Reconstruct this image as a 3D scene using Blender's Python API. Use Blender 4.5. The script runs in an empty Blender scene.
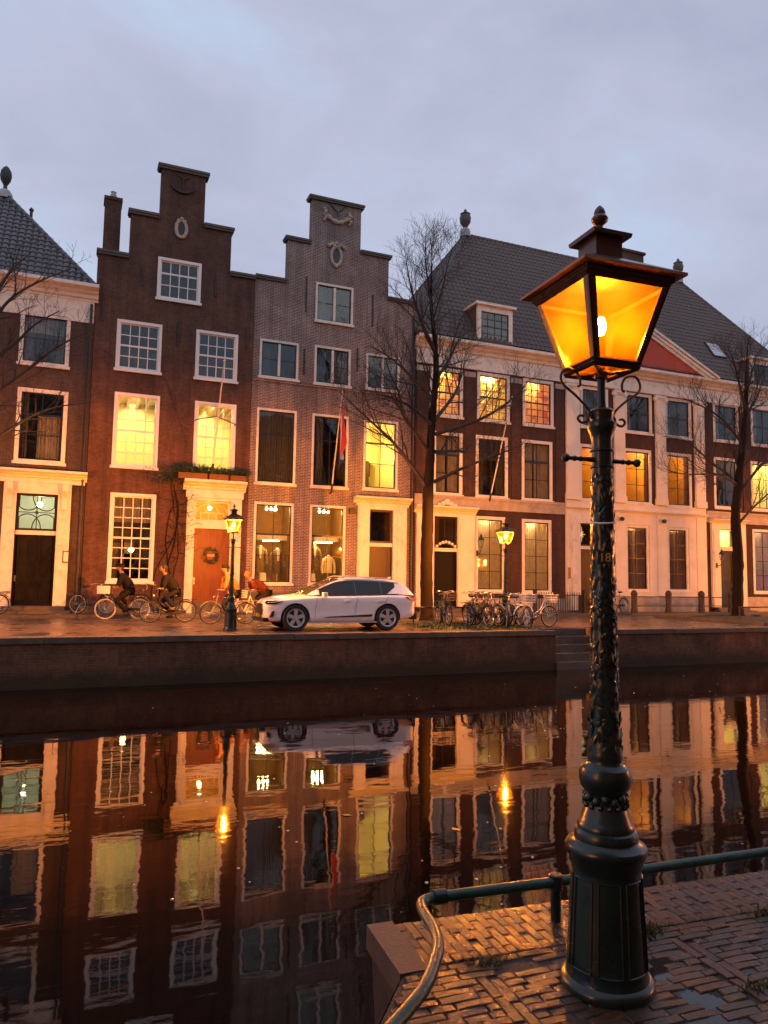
import bpy, bmesh, math, random
from mathutils import Vector, Matrix
random.seed(7)
rnd = random.Random(11)
PI = math.pi
R = math.radians
scene = bpy.context.scene
COL = scene.collection

# ------------------------------------------------------------------ helpers
class MB:
    """collects shapes and links them as ONE mesh object"""
    def __init__(s):
        s.v = []; s.f = []; s.m = []; s.sm = []; s.tone = []; s.t = 0.0
    def face(s, pts, m=0, sm=False):
        b = len(s.v); s.v.extend([tuple(p) for p in pts])
        s.f.append(tuple(range(b, b + len(pts)))); s.m.append(m); s.sm.append(sm); s.tone.append(s.t)
    def idx(s, verts, faces, m=0, sm=False):
        b = len(s.v); s.v.extend([tuple(p) for p in verts])
        for f in faces:
            s.f.append(tuple(i + b for i in f)); s.m.append(m); s.sm.append(sm); s.tone.append(s.t)
    def box(s, x0, x1, y0, y1, z0, z1, m=0):
        if x0 > x1: x0, x1 = x1, x0
        if y0 > y1: y0, y1 = y1, y0
        if z0 > z1: z0, z1 = z1, z0
        v = [(x0,y0,z0),(x1,y0,z0),(x1,y1,z0),(x0,y1,z0),(x0,y0,z1),(x1,y0,z1),(x1,y1,z1),(x0,y1,z1)]
        s.idx(v, [(0,3,2,1),(4,5,6,7),(0,1,5,4),(1,2,6,5),(2,3,7,6),(3,0,4,7)], m)
    def obox(s, c, size, rot=None, m=0):
        """oriented box: centre, size, 3x3 matrix"""
        hx, hy, hz = size[0]/2, size[1]/2, size[2]/2
        v = [Vector(p) for p in [(-hx,-hy,-hz),(hx,-hy,-hz),(hx,hy,-hz),(-hx,hy,-hz),(-hx,-hy,hz),(hx,-hy,hz),(hx,hy,hz),(-hx,hy,hz)]]
        if rot is not None: v = [rot @ p for p in v]
        c = Vector(c); v = [p + c for p in v]
        s.idx(v, [(0,3,2,1),(4,5,6,7),(0,1,5,4),(1,2,6,5),(2,3,7,6),(3,0,4,7)], m)
    def tube(s, path, rad, n=8, m=0, cap=True, sm=True):
        path = [Vector(p) for p in path]
        if not hasattr(rad, '__len__'): rad = [rad]*len(path)
        k = len(path); rings = []
        up = None
        for i in range(k):
            a = path[max(i-1, 0)]; b = path[min(i+1, k-1)]
            d = (b - a)
            if d.length < 1e-9: d = Vector((0,0,1))
            d.normalize()
            if up is None:
                up = Vector((0,0,1)) if abs(d.z) < .9 else Vector((1,0,0))
            u = up - d*up.dot(d)
            if u.length < 1e-6: u = d.orthogonal()
            u.normalize(); w = d.cross(u); up = u
            rings.append([path[i] + (u*math.cos(2*PI*j/n) + w*math.sin(2*PI*j/n))*rad[i] for j in range(n)])
        v = [p for r in rings for p in r]; f = []
        for i in range(k-1):
            for j in range(n):
                j2 = (j+1) % n
                f.append((i*n+j, i*n+j2, (i+1)*n+j2, (i+1)*n+j))
        s.idx(v, f, m, sm)
        if cap:
            s.face(list(reversed(rings[0])), m); s.face(rings[-1], m)
    def lathe(s, prof, c=(0,0,0), n=24, m=0, sm=True, ax=None, cap=True):
        """prof: (radius, height) list around z (or by 3x3 ax)"""
        c = Vector(c); v = []; f = []
        k = len(prof)
        for (r, z) in prof:
            for j in range(n):
                a = 2*PI*j/n
                p = Vector((r*math.cos(a), r*math.sin(a), z))
                if ax is not None: p = ax @ p
                v.append(p + c)
        for i in range(k-1):
            for j in range(n):
                j2 = (j+1) % n
                f.append((i*n+j, i*n+j2, (i+1)*n+j2, (i+1)*n+j))
        s.idx(v, f, m, sm)
        if cap and prof[0][0] > 1e-4: s.face([v[j] for j in reversed(range(n))], m)
        if cap and prof[-1][0] > 1e-4: s.face([v[(k-1)*n+j] for j in range(n)], m)
    def ball(s, c, r, m=0, nu=10, nv=7, sc=(1,1,1)):
        c = Vector(c); v = []; f = []
        for i in range(nv+1):
            t = PI*i/nv
            for j in range(nu):
                a = 2*PI*j/nu
                v.append(c + Vector((r*sc[0]*math.sin(t)*math.cos(a), r*sc[1]*math.sin(t)*math.sin(a), r*sc[2]*math.cos(t))))
        for i in range(nv):
            for j in range(nu):
                j2 = (j+1) % nu
                f.append((i*nu+j, (i+1)*nu+j, (i+1)*nu+j2, i*nu+j2))
        s.idx(v, f, m, True)
    def prism(s, poly, y0, y1, m=0):
        """poly in x,z extruded along y"""
        n = len(poly)
        a = [(x, y0, z) for x, z in poly]; b = [(x, y1, z) for x, z in poly]
        s.face(a, m); s.face(list(reversed(b)), m)
        for i in range(n):
            j = (i+1) % n
            s.face([a[j], a[i], b[i], b[j]], m)
    def prism_x(s, poly, x0, x1, m=0):
        """poly in y,z extruded along x"""
        n = len(poly)
        a = [(x0, y, z) for y, z in poly]; b = [(x1, y, z) for y, z in poly]
        s.face(list(reversed(a)), m); s.face(b, m)
        for i in range(n):
            j = (i+1) % n
            s.face([a[i], a[j], b[j], b[i]], m)
    def torus(s, c, R0, r, n=24, k=8, m=0, ax=None, a0=0, a1=2*PI):
        c = Vector(c); path = []
        steps = n
        for i in range(steps+1):
            a = a0 + (a1-a0)*i/steps
            p = Vector((R0*math.cos(a), R0*math.sin(a), 0))
            if ax is not None: p = ax @ p
            path.append(p + c)
        s.tube(path, r, k, m, cap=(abs(a1-a0) < 2*PI-.01))
    def build(s, name, mats, parent=None, local=False, smooth_angle=None, recalc=True):
        me = bpy.data.meshes.new(name)
        off = Vector((0,0,0))
        if parent is not None and not local: off = origin(parent)
        me.from_pydata([(p[0]-off.x, p[1]-off.y, p[2]-off.z) for p in s.v], [], s.f)
        if not isinstance(mats, (list, tuple)): mats = [mats]
        for mt in mats: me.materials.append(mt)
        me.polygons.foreach_set('material_index', s.m)
        me.polygons.foreach_set('use_smooth', s.sm)
        if any(s.tone):
            at = me.attributes.new('tone', 'FLOAT', 'FACE'); at.data.foreach_set('value', s.tone)
        me.update()
        if recalc:
            bm = bmesh.new(); bm.from_mesh(me)
            bmesh.ops.recalc_face_normals(bm, faces=bm.faces); bm.to_mesh(me); bm.free()
        if any(s.sm): me.set_sharp_from_angle(angle=R(38))
        o = bpy.data.objects.new(name, me); COL.objects.link(o)
        if parent is not None: o.parent = parent
        return o

ORG = {}
def origin(o):
    p = Vector((0,0,0))
    while o is not None:
        p += ORG.get(o.name, Vector((0,0,0))); o = o.parent
    return p
def tag(o, label=None, cat=None, group=None, kind=None):
    if label: o['label'] = label
    if cat: o['category'] = cat
    if group: o['group'] = group
    if kind: o['kind'] = kind
    return o
def thing(name, label, cat, loc=(0,0,0), group=None):
    o = bpy.data.objects.new(name, None); COL.objects.link(o)
    o.empty_display_size = .2; o.location = loc; ORG[o.name] = Vector(loc)
    return tag(o, label, cat, group)
def struct(mb, name, mats, **k):
    return tag(mb.build(name, mats, **k), kind='structure')
def copy_tree(o, parent=None):
    c = o.copy(); COL.objects.link(c)
    if parent is not None:
        c.parent = parent
    for ch in list(o.children): copy_tree(ch, c)
    return c
def place(o, loc, rz=0, tilt=0):
    o.location = loc; o.rotation_euler = (tilt, 0, rz)
def bake(o):
    """replace an object's mesh by its evaluated one"""
    dg = bpy.context.evaluated_depsgraph_get(); dg.update()
    ev = o.evaluated_get(dg)
    me = bpy.data.meshes.new_from_object(ev, depsgraph=dg)
    o.modifiers.clear(); o.data = me
    return o
def catmull(pts, n=6):
    pts = [Vector(p) for p in pts]; out = []
    for i in range(len(pts)-1):
        p0 = pts[max(i-1,0)]; p1 = pts[i]; p2 = pts[i+1]; p3 = pts[min(i+2,len(pts)-1)]
        for j in range(n):
            t = j/n
            out.append(.5*((2*p1)+(-p0+p2)*t+(2*p0-5*p1+4*p2-p3)*t*t+(-p0+3*p1-3*p2+p3)*t**3))
    out.append(pts[-1]); return out

# ------------------------------------------------------------------ materials
def base(name):
    m = bpy.data.materials.new(name); m.use_nodes = True
    nt = m.node_tree; b = nt.nodes['Principled BSDF']
    return m, nt, b
def N(nt, t, **k):
    n = nt.nodes.new(t)
    for a, v in k.items():
        if a in n.inputs: n.inputs[a].default_value = v
        else: setattr(n, a, v)
    return n
def L(nt, a, b): nt.links.new(a, b)
def coords(nt, scale=(1,1,1)):
    tc = N(nt, 'ShaderNodeTexCoord'); mp = N(nt, 'ShaderNodeMapping')
    mp.inputs['Scale'].default_value = scale
    L(nt, tc.outputs['Object'], mp.inputs['Vector']); return mp.outputs['Vector']
def ramp(nt, fac, stops):
    r = N(nt, 'ShaderNodeValToRGB'); cr = r.color_ramp
    while len(cr.elements) < len(stops): cr.elements.new(.5)
    for e, (p, c) in zip(cr.elements, stops):
        e.position = p; e.color = (c[0], c[1], c[2], 1) if hasattr(c, '__len__') else (c, c, c, 1)
    L(nt, fac, r.inputs['Fac']); return r.outputs['Color']
def mix(nt, fac, a, b, mode='MIX'):
    n = N(nt, 'ShaderNodeMix', data_type='RGBA', blend_type=mode)
    for sock, v in ((n.inputs[0], fac), (n.inputs[6], a), (n.inputs[7], b)):
        if hasattr(v, 'links') or hasattr(v, 'is_output'): L(nt, v, sock)
        elif hasattr(v, '__len__'): sock.default_value = (v[0], v[1], v[2], 1)
        else: sock.default_value = v
    return n.outputs[2]
def M(name, col, rough=.6, var=.25, ns=3., bump=.0, bs=60., metal=0., dirt=0., dirtcol=(.03,.022,.015), ds=1.2, coat=0., spec=.5, stretch=(1,1,1)):
    m, nt, b = base(name)
    v = coords(nt, stretch)
    n = N(nt, 'ShaderNodeTexNoise', Scale=ns, Detail=6., Roughness=.6); L(nt, v, n.inputs['Vector'])
    lo = [c*(1-var) for c in col]; hi = [min(1, c*(1+var)) for c in col]
    c = ramp(nt, n.outputs['Fac'], [(.3, lo), (.7, hi)])
    if dirt > 0:
        d = N(nt, 'ShaderNodeTexNoise', Scale=ds, Detail=8., Roughness=.7); L(nt, v, d.inputs['Vector'])
        fac = ramp(nt, d.outputs['Fac'], [(.5, 0.), (.75, dirt)])
        c = mix(nt, fac, c, dirtcol)
    L(nt, c, b.inputs['Base Color'])
    b.inputs['Metallic'].default_value = metal
    b.inputs['Specular IOR Level'].default_value = spec
    b.inputs['Coat Weight'].default_value = coat
    rr = N(nt, 'ShaderNodeMapRange'); L(nt, n.outputs['Fac'], rr.inputs['Value'])
    rr.inputs['From Min'].default_value = .3; rr.inputs['From Max'].default_value = .7
    rr.inputs['To Min'].default_value = max(.02, rough*.8); rr.inputs['To Max'].default_value = min(1, rough*1.2)
    L(nt, rr.outputs['Result'], b.inputs['Roughness'])
    if bump > 0:
        bn = N(nt, 'ShaderNodeTexNoise', Scale=bs, Detail=4.); L(nt, v, bn.inputs['Vector'])
        bp = N(nt, 'ShaderNodeBump', Strength=bump, Distance=.01); L(nt, bn.outputs['Fac'], bp.inputs['Height'])
        L(nt, bp.outputs['Normal'], b.inputs['Normal'])
    return m
def brick_mat(name, c1, c2, mortar, rough=.85, bw=.22, bh=.068, top=None, topz=(9, 14), stain=.5, floor=False, bump=.6, ms=.009, wet=0., damp=None):
    m, nt, b = base(name)
    tc = N(nt, 'ShaderNodeTexCoord'); sp = N(nt, 'ShaderNodeSeparateXYZ'); L(nt, tc.outputs['Object'], sp.inputs[0])
    cb = N(nt, 'ShaderNodeCombineXYZ')
    if floor:
        L(nt, sp.outputs['X'], cb.inputs['X']); L(nt, sp.outputs['Y'], cb.inputs['Y'])
    else:
        ad = N(nt, 'ShaderNodeMath', operation='ADD'); L(nt, sp.outputs['X'], ad.inputs[0]); L(nt, sp.outputs['Y'], ad.inputs[1])
        L(nt, ad.outputs[0], cb.inputs['X']); L(nt, sp.outputs['Z'], cb.inputs['Y'])
    bt = N(nt, 'ShaderNodeTexBrick', Scale=1.)
    bt.inputs['Color1'].default_value = (*c1, 1); bt.inputs['Color2'].default_value = (*c2, 1); bt.inputs['Mortar'].default_value = (*mortar, 1)
    bt.inputs['Mortar Size'].default_value = ms; bt.inputs['Mortar Smooth'].default_value = .3; bt.inputs['Bias'].default_value = -.1
    bt.inputs['Brick Width'].default_value = bw; bt.inputs['Row Height'].default_value = bh
    L(nt, cb.outputs[0], bt.inputs['Vector'])
    v = tc.outputs['Object']
    n1 = N(nt, 'ShaderNodeTexNoise', Scale=.9, Detail=8., Roughness=.65); L(nt, v, n1.inputs['Vector'])
    n2 = N(nt, 'ShaderNodeTexNoise', Scale=9., Detail=5.); L(nt, v, n2.inputs['Vector'])
    f1 = ramp(nt, n1.outputs['Fac'], [(.35, .55), (.65, 1.25)])
    f2 = ramp(nt, n2.outputs['Fac'], [(.3, .7), (.7, 1.2)])
    c = mix(nt, stain, bt.outputs['Color'], mix(nt, 1., bt.outputs['Color'], f1, 'MULTIPLY'))
    c = mix(nt, .8, c, f2, 'MULTIPLY')
    sv = N(nt, 'ShaderNodeMapping'); sv.inputs['Scale'].default_value = (2.6, 2.6, .16); L(nt, v, sv.inputs['Vector'])
    n4 = N(nt, 'ShaderNodeTexNoise', Scale=1., Detail=6., Roughness=.7); L(nt, sv.outputs[0], n4.inputs['Vector'])
    c = mix(nt, .0 if floor else .7, c, ramp(nt, n4.outputs['Fac'], [(.38, .55), (.58, 1.08)]), 'MULTIPLY')
    vo = N(nt, 'ShaderNodeTexVoronoi', Scale=.55, distance='CHEBYCHEV'); L(nt, v, vo.inputs['Vector'])
    vs = N(nt, 'ShaderNodeSeparateColor'); L(nt, vo.outputs['Color'], vs.inputs[0])
    c = mix(nt, .0 if floor else .45, c, ramp(nt, vs.outputs[0], [(.1, .72), (.5, 1.), (.9, 1.25)]), 'MULTIPLY')
    if damp is not None:
        dz = N(nt, 'ShaderNodeMapRange'); L(nt, sp.outputs['Z'], dz.inputs['Value']); dz.inputs['From Min'].default_value = damp[1]; dz.inputs['From Max'].default_value = damp[0]
        da = N(nt, 'ShaderNodeMath', operation='ADD'); L(nt, dz.outputs[0], da.inputs[0]); L(nt, ramp(nt, n4.outputs['Fac'], [(.3, -.0), (.7, .6)]), da.inputs[1])
        c = mix(nt, ramp(nt, da.outputs[0], [(.6, 0.), (1.1, .85)]), c, (.030,.021,.009))
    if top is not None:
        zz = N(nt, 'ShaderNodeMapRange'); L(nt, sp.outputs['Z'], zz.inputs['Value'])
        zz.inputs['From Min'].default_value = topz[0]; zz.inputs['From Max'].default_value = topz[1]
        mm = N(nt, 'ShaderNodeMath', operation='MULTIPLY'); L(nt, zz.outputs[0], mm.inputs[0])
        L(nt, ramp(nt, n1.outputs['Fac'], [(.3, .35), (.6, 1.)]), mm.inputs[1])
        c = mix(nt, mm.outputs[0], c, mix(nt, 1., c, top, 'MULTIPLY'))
    L(nt, c, b.inputs['Base Color']); 
    if wet > 0:
        L(nt, ramp(nt, n1.outputs['Fac'], [(.38, rough*(1-wet)), (.62, rough)]), b.inputs['Roughness'])
    else: b.inputs['Roughness'].default_value = rough
    bp = N(nt, 'ShaderNodeBump', Strength=bump, Distance=.012)
    hh = N(nt, 'ShaderNodeMath', operation='SUBTRACT'); L(nt, n2.outputs['Fac'], hh.inputs[0]); L(nt, bt.outputs['Fac'], hh.inputs[1])
    L(nt, hh.outputs[0], bp.inputs['Height']); L(nt, bp.outputs['Normal'], b.inputs['Normal'])
    return m
def emit_mat(name, col, s):
    m, nt, b = base(name)
    b.inputs['Base Color'].default_value = (*col, 1); b.inputs['Emission Color'].default_value = (*col, 1); b.inputs['Emission Strength'].default_value = s
    return m
def glass_mat(name, tint=(.92,.95,.95), gloss=.012, rough=.02, wob=.0):
    m, nt, b = base(name); nt.nodes.remove(b)
    out = nt.nodes['Material Output']
    t = N(nt, 'ShaderNodeBsdfTransparent', Color=(*tint, 1)); g = N(nt, 'ShaderNodeBsdfGlossy', Color=(.9,.9,.9,1), Roughness=rough)
    fr = N(nt, 'ShaderNodeLayerWeight', Blend=.5)      # facing: the same from both sides of the pane
    pw = N(nt, 'ShaderNodeMath', operation='POWER'); L(nt, fr.outputs['Facing'], pw.inputs[0]); pw.inputs[1].default_value = 5.
    ad = N(nt, 'ShaderNodeMath', operation='MULTIPLY_ADD'); L(nt, pw.outputs[0], ad.inputs[0]); ad.inputs[1].default_value = .9; ad.inputs[2].default_value = .03+gloss
    if wob > 0:
        v = coords(nt); n = N(nt, 'ShaderNodeTexNoise', Scale=1.7, Detail=1.); L(nt, v, n.inputs['Vector'])
        bp = N(nt, 'ShaderNodeBump', Strength=wob, Distance=.05); L(nt, n.outputs['Fac'], bp.inputs['Height'])
        L(nt, bp.outputs['Normal'], g.inputs['Normal'])
    mx = N(nt, 'ShaderNodeMixShader'); L(nt, ad.outputs[0], mx.inputs[0]); L(nt, t.outputs[0], mx.inputs[1]); L(nt, g.outputs[0], mx.inputs[2])
    L(nt, mx.outputs[0], out.inputs['Surface']); return m
def cloth_mat(name, col, trans=.5, cells=None):
    """curtain: diffuse + translucent"""
    m, nt, b = base(name); nt.nodes.remove(b); out = nt.nodes['Material Output']
    v = coords(nt)
    if cells:
        vo = N(nt, 'ShaderNodeTexVoronoi', Scale=cells[0], distance='CHEBYCHEV', Randomness=.55); L(nt, v, vo.inputs['Vector'])
        sp = N(nt, 'ShaderNodeSeparateColor'); L(nt, vo.outputs['Color'], sp.inputs[0])
        c = ramp(nt, sp.outputs[0], [(.1, cells[1]), (.35, col), (.6, cells[2]), (.85, cells[3])])
    else:
        n = N(nt, 'ShaderNodeTexNoise', Scale=4., Detail=4.); L(nt, v, n.inputs['Vector'])
        c = ramp(nt, n.outputs['Fac'], [(.3, [x*.75 for x in col]), (.7, col)])
    d = N(nt, 'ShaderNodeBsdfDiffuse'); t = N(nt, 'ShaderNodeBsdfTranslucent'); L(nt, c, d.inputs[0]); L(nt, c, t.inputs[0])
    mx = N(nt, 'ShaderNodeMixShader'); mx.inputs[0].default_value = trans
    L(nt, d.outputs[0], mx.inputs[1]); L(nt, t.outputs[0], mx.inputs[2]); L(nt, mx.outputs[0], out.inputs['Surface'])
    return m

WHITE = M('cream_paint', (.74,.69,.60), .5, .06, 2., .06, 30., dirt=.5, dirtcol=(.22,.17,.12), ds=2.2)
WHITEB = M('white_paint', (.78,.76,.72), .45, .05, 2., .04, 30.)
PLASTER = M('cream_plaster', (.76,.69,.57), .7, .08, .8, .12, 25., dirt=.3, dirtcol=(.3,.24,.17), ds=.7)
STONE = M('sandstone', (.40,.34,.27), .8, .22, 2.5, .25, 30., dirt=.5, dirtcol=(.1,.085,.07))
DSTONE = M('blue_stone', (.085,.072,.06), .55, .3, 3., .25, 40., dirt=.4)
DARKW = M('dark_green_paint', (.012,.014,.012), .35, .2, 4.)
BLACKP = M('black_paint', (.005,.004,.004), .35, .2, 4., spec=.25)
REDDOOR = M('red_brown_wood', (.17,.032,.010), .4, .35, 2., .15, 60., stretch=(6,6,.8))
BROWND = M('brown_wood', (.05,.022,.012), .4, .35, 2., .1, 60., stretch=(6,6,.8))
REDPAINT = M('oxide_red_paint', (.42,.055,.02), .6, .12, 1.5)
IRON = M('black_iron', (.02,.018,.016), .5, .3, 6., .2, 60.)
LEAD = M('lead_sheet', (.33,.33,.35), .5, .2, 3.)
GREENP = M('dark_green_gloss', (.005,.018,.014), .30, .4, 5., .15, 30., dirt=.4, dirtcol=(.014,.014,.009), ds=6., coat=.08)
RAILP = M('worn_green_rail', (.010,.06,.046), .32, .45, 9., .35, 60., dirt=.35, dirtcol=(.03,.03,.02), ds=11.)
CHROME = M('bare_metal', (.5,.5,.5), .3, .15, 5., metal=1.)
ALU = M('grey_alloy', (.5,.5,.5), .35, .1, 5., metal=.25)
RUBBER = M('tyre_rubber', (.014,.013,.013), .7, .2, 8.)
PALETYRE = M('cream_tyre', (.5,.44,.36), .6, .15, 8.)
CARPAINT = M('white_car_paint', (.86,.86,.87), .25, .015, 1., coat=1.)
CARGLASS = M('tinted_glass', (.016,.014,.011), .06, .1, 2., spec=.5)
BLACKPL = M('black_plastic', (.02,.02,.02), .45, .15, 5.)
GLASS = glass_mat('window_glass', wob=.12)
TILE = M('glazed_roof_tile', (.05,.048,.052), .28, .45, 9., .2, 50., dirt=.5, dirtcol=(.03,.033,.022), ds=.9)
TILEBR = M('red_grey_roof_tile', (.095,.068,.056), .55, .6, 14., .2, 50., dirt=.5, dirtcol=(.04,.035,.025), ds=.9)
BRA = brick_mat('brown_brick', (.095,.050,.031), (.062,.033,.022), (.10,.08,.065))
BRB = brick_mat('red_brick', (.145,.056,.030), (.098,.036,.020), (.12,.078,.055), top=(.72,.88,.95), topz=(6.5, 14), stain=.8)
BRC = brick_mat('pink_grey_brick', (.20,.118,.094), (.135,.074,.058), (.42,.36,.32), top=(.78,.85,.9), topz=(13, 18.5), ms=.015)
BRD = brick_mat('dark_red_brick', (.078,.029,.016), (.058,.021,.012), (.07,.045,.034))
BRQ = brick_mat('quay_brick', (.165,.068,.030), (.115,.046,.021), (.13,.09,.06), stain=.9, damp=(-1.25,-.5))
BRROAD = brick_mat('wet_street_brick', (.13,.07,.05), (.09,.05,.038), (.03,.025,.02), rough=.5, bw=.2, bh=.1, floor=True, wet=.62, bump=.5, ms=.01, stain=.8)
BRPAV = brick_mat('pavement_brick', (.15,.085,.06), (.11,.062,.045), (.04,.032,.026), rough=.55, bw=.2, bh=.06, floor=True, wet=.5, bump=.5, ms=.008, stain=.8)
SOIL = M('damp_soil', (.03,.022,.013), .8, .5, 6., .6, 30.)
MOSS = M('mossy_soil', (.045,.05,.018), .85, .5, 3., .6, 30.)
BARK = M('wet_bark', (.014,.009,.006), .8, .5, 8., .9, 18., spec=.15, stretch=(1,1,.3))
TWIG = M('twig_bark', (.026,.017,.013), .65, .4, 8.)
SHEER = cloth_mat('sheer_curtain', (.62,.52,.42), .55)
GREYCURT = cloth_mat('grey_curtain', (.13,.115,.10), .3)
BROWNCURT = cloth_mat('rose_curtain', (.42,.25,.19), .35)
AMBERBLIND = cloth_mat('patterned_blind', (.9,.58,.14), .75, cells=(3.6, (.5,.2,.03), (.9,.68,.2), (.92,.8,.4)))
ORANGEBLIND = cloth_mat('orange_blind', (.85,.48,.10), .75, cells=(3.6, (.55,.22,.05), (.85,.55,.15), (.85,.6,.28)))
ROOMY = M('yellow_room_paint', (.82,.70,.36), .9, .06, 1.)
ROOMW = M('cream_room_paint', (.7,.6,.42), .9, .08, 1.)
ROOMA = M('amber_room_paint', (.75,.42,.10), .9, .15, 1.2)
ROOMS = M('brown_shop_paint', (.26,.13,.045), .9, .15, 1.)
ROOMD = M('dim_room_paint', (.14,.10,.075), .9, .3, 1.)
LEAFG = M('evergreen_leaf', (.035,.055,.02), .5, .4, 5.)

# ------------------------------------------------------------------ houses
Y0 = 31.0
def wall_grid(mb, regions, holes, y0, y1, m=0):
    xs = sorted({round(v, 4) for r in regions+holes for v in r[:2]}); zs = sorted({round(v, 4) for r in regions+holes for v in r[2:]})
    def filled(i, k):
        if i < 0 or k < 0 or i >= len(xs)-1 or k >= len(zs)-1: return False
        x = (xs[i]+xs[i+1])/2; z = (zs[k]+zs[k+1])/2
        ins = any(r[0] < x < r[1] and r[2] < z < r[3] for r in regions)
        return ins and not any(h[0] < x < h[1] and h[2] < z < h[3] for h in holes)
    for i in range(len(xs)-1):
        for k in range(len(zs)-1):
            if not filled(i, k): continue
            a, b, c, d = xs[i], xs[i+1], zs[k], zs[k+1]
            mb.face([(a,y0,c),(b,y0,c),(b,y0,d),(a,y0,d)], m); mb.face([(a,y1,d),(b,y1,d),(b,y1,c),(a,y1,c)], m)
            if not filled(i-1, k): mb.face([(a,y0,d),(a,y1,d),(a,y1,c),(a,y0,c)], m)
            if not filled(i+1, k): mb.face([(b,y0,c),(b,y1,c),(b,y1,d),(b,y0,d)], m)
            if not filled(i, k-1): mb.face([(a,y0,c),(a,y1,c),(b,y1,c),(b,y0,c)], m)
            if not filled(i, k+1): mb.face([(a,y0,d),(b,y0,d),(b,y1,d),(a,y1,d)], m)
def shell(mb, x0, x1, y0, y1, z0, z1, m=0):
    """side and back walls and lid of the body behind a facade"""
    mb.face([(x0,y0,z0),(x0,y0,z1),(x0,y1,z1),(x0,y1,z0)], m); mb.face([(x1,y0,z0),(x1,y1,z0),(x1,y1,z1),(x1,y0,z1)], m)
    mb.face([(x0,y1,z0),(x0,y1,z1),(x1,y1,z1),(x1,y1,z0)], m); mb.face([(x0,y0,z1),(x1,y0,z1),(x1,y1,z1),(x0,y1,z1)], m)

def lamp_glow(name, col, s):
    return emit_mat(name, col, s)
ROOMLIGHT = {}
def room(win, r, kind, depth=2.6, Y=Y0):
    x0, x1, z0, z1 = r
    a, b, c, d = x0-.3, x1+.3, z0-.35, z1+.22
    f, g = Y+.37, Y+.37+depth
    mats = {'y': ROOMY, 'w': ROOMW, 'a': ROOMA, 'd': ROOMD, 's': ROOMS}[kind[0]]
    mb = MB()
    mb.face([(a,g,c),(b,g,c),(b,g,d),(a,g,d)]); mb.face([(a,f,c),(a,g,c),(a,g,d),(a,f,d)]); mb.face([(b,f,c),(b,g,c),(b,g,d),(b,f,d)])
    mb.face([(a,f,c),(b,f,c),(b,g,c),(a,g,c)]); mb.face([(a,f,d),(b,f,d),(b,g,d),(a,g,d)])
    if 'b' in kind:      # ceiling joists
        n = 6
        for i in range(n):
            x = a + (b-a)*(i+.5)/n
            mb.box(x-.06, x+.06, f+.05, g-.05, d-.18, d-.02)
    if 'c' in kind:      # furniture against the back wall
        rr = random.Random(int(x0*100)+int(z0*10))
        for i in range(3):
            xx = a+.2+rr.random()*(b-a-1); w = .4+rr.random()*.5; h = .7+rr.random()*1.1
            mb.box(xx, xx+w, g-.45, g-.05, c+.01, c+.35+h, 1)
        mb.box(a+.3, a+.85, g-.04, g-.02, z0+1.2, z0+1.7, 1); mb.box(b-.9, b-.5, g-.04, g-.02, z0+1.0, z0+1.7, 1)
    mb.build('room', [mats, BROWND], win)
    return a, b, c, d, f, g
def ceiling_lamp(win, pos, r, col, s):
    key = (col, s)
    if key not in ROOMLIGHT: ROOMLIGHT[key] = emit_mat('lamp_glow', col, s)
    mb = MB(); mb.ball(pos, r, 0, 10, 7); mb.build('ceiling_lamp', ROOMLIGHT[key], win)
def curtain(win, x0, x1, z0, z1, mat, y=Y0+.26, folds=9, amp=.035, name='curtain', gather=0.):
    n = max(8, int((x1-x0)*44)); mb = MB(); V = []; rr = random.Random(int((x0+z0)*77))
    ph = rr.random()*6
    for k in range(5):
        z = z0+(z1-z0)*k/4
        for i in range(n+1):
            t = i/n; x = x0+(x1-x0)*t
            V.append((x, y+amp*math.sin(2*PI*folds*t*(x1-x0)+ph+.4*math.sin(7*t+k*.2))+.3*amp*math.sin(31*t+ph), z))
    F = [(k*(n+1)+i, k*(n+1)+i+1, (k+1)*(n+1)+i+1, (k+1)*(n+1)+i) for k in range(4) for i in range(n)]
    mb.idx(V, F, 0, True); return mb.build(name, mat, win, recalc=False)

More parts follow.
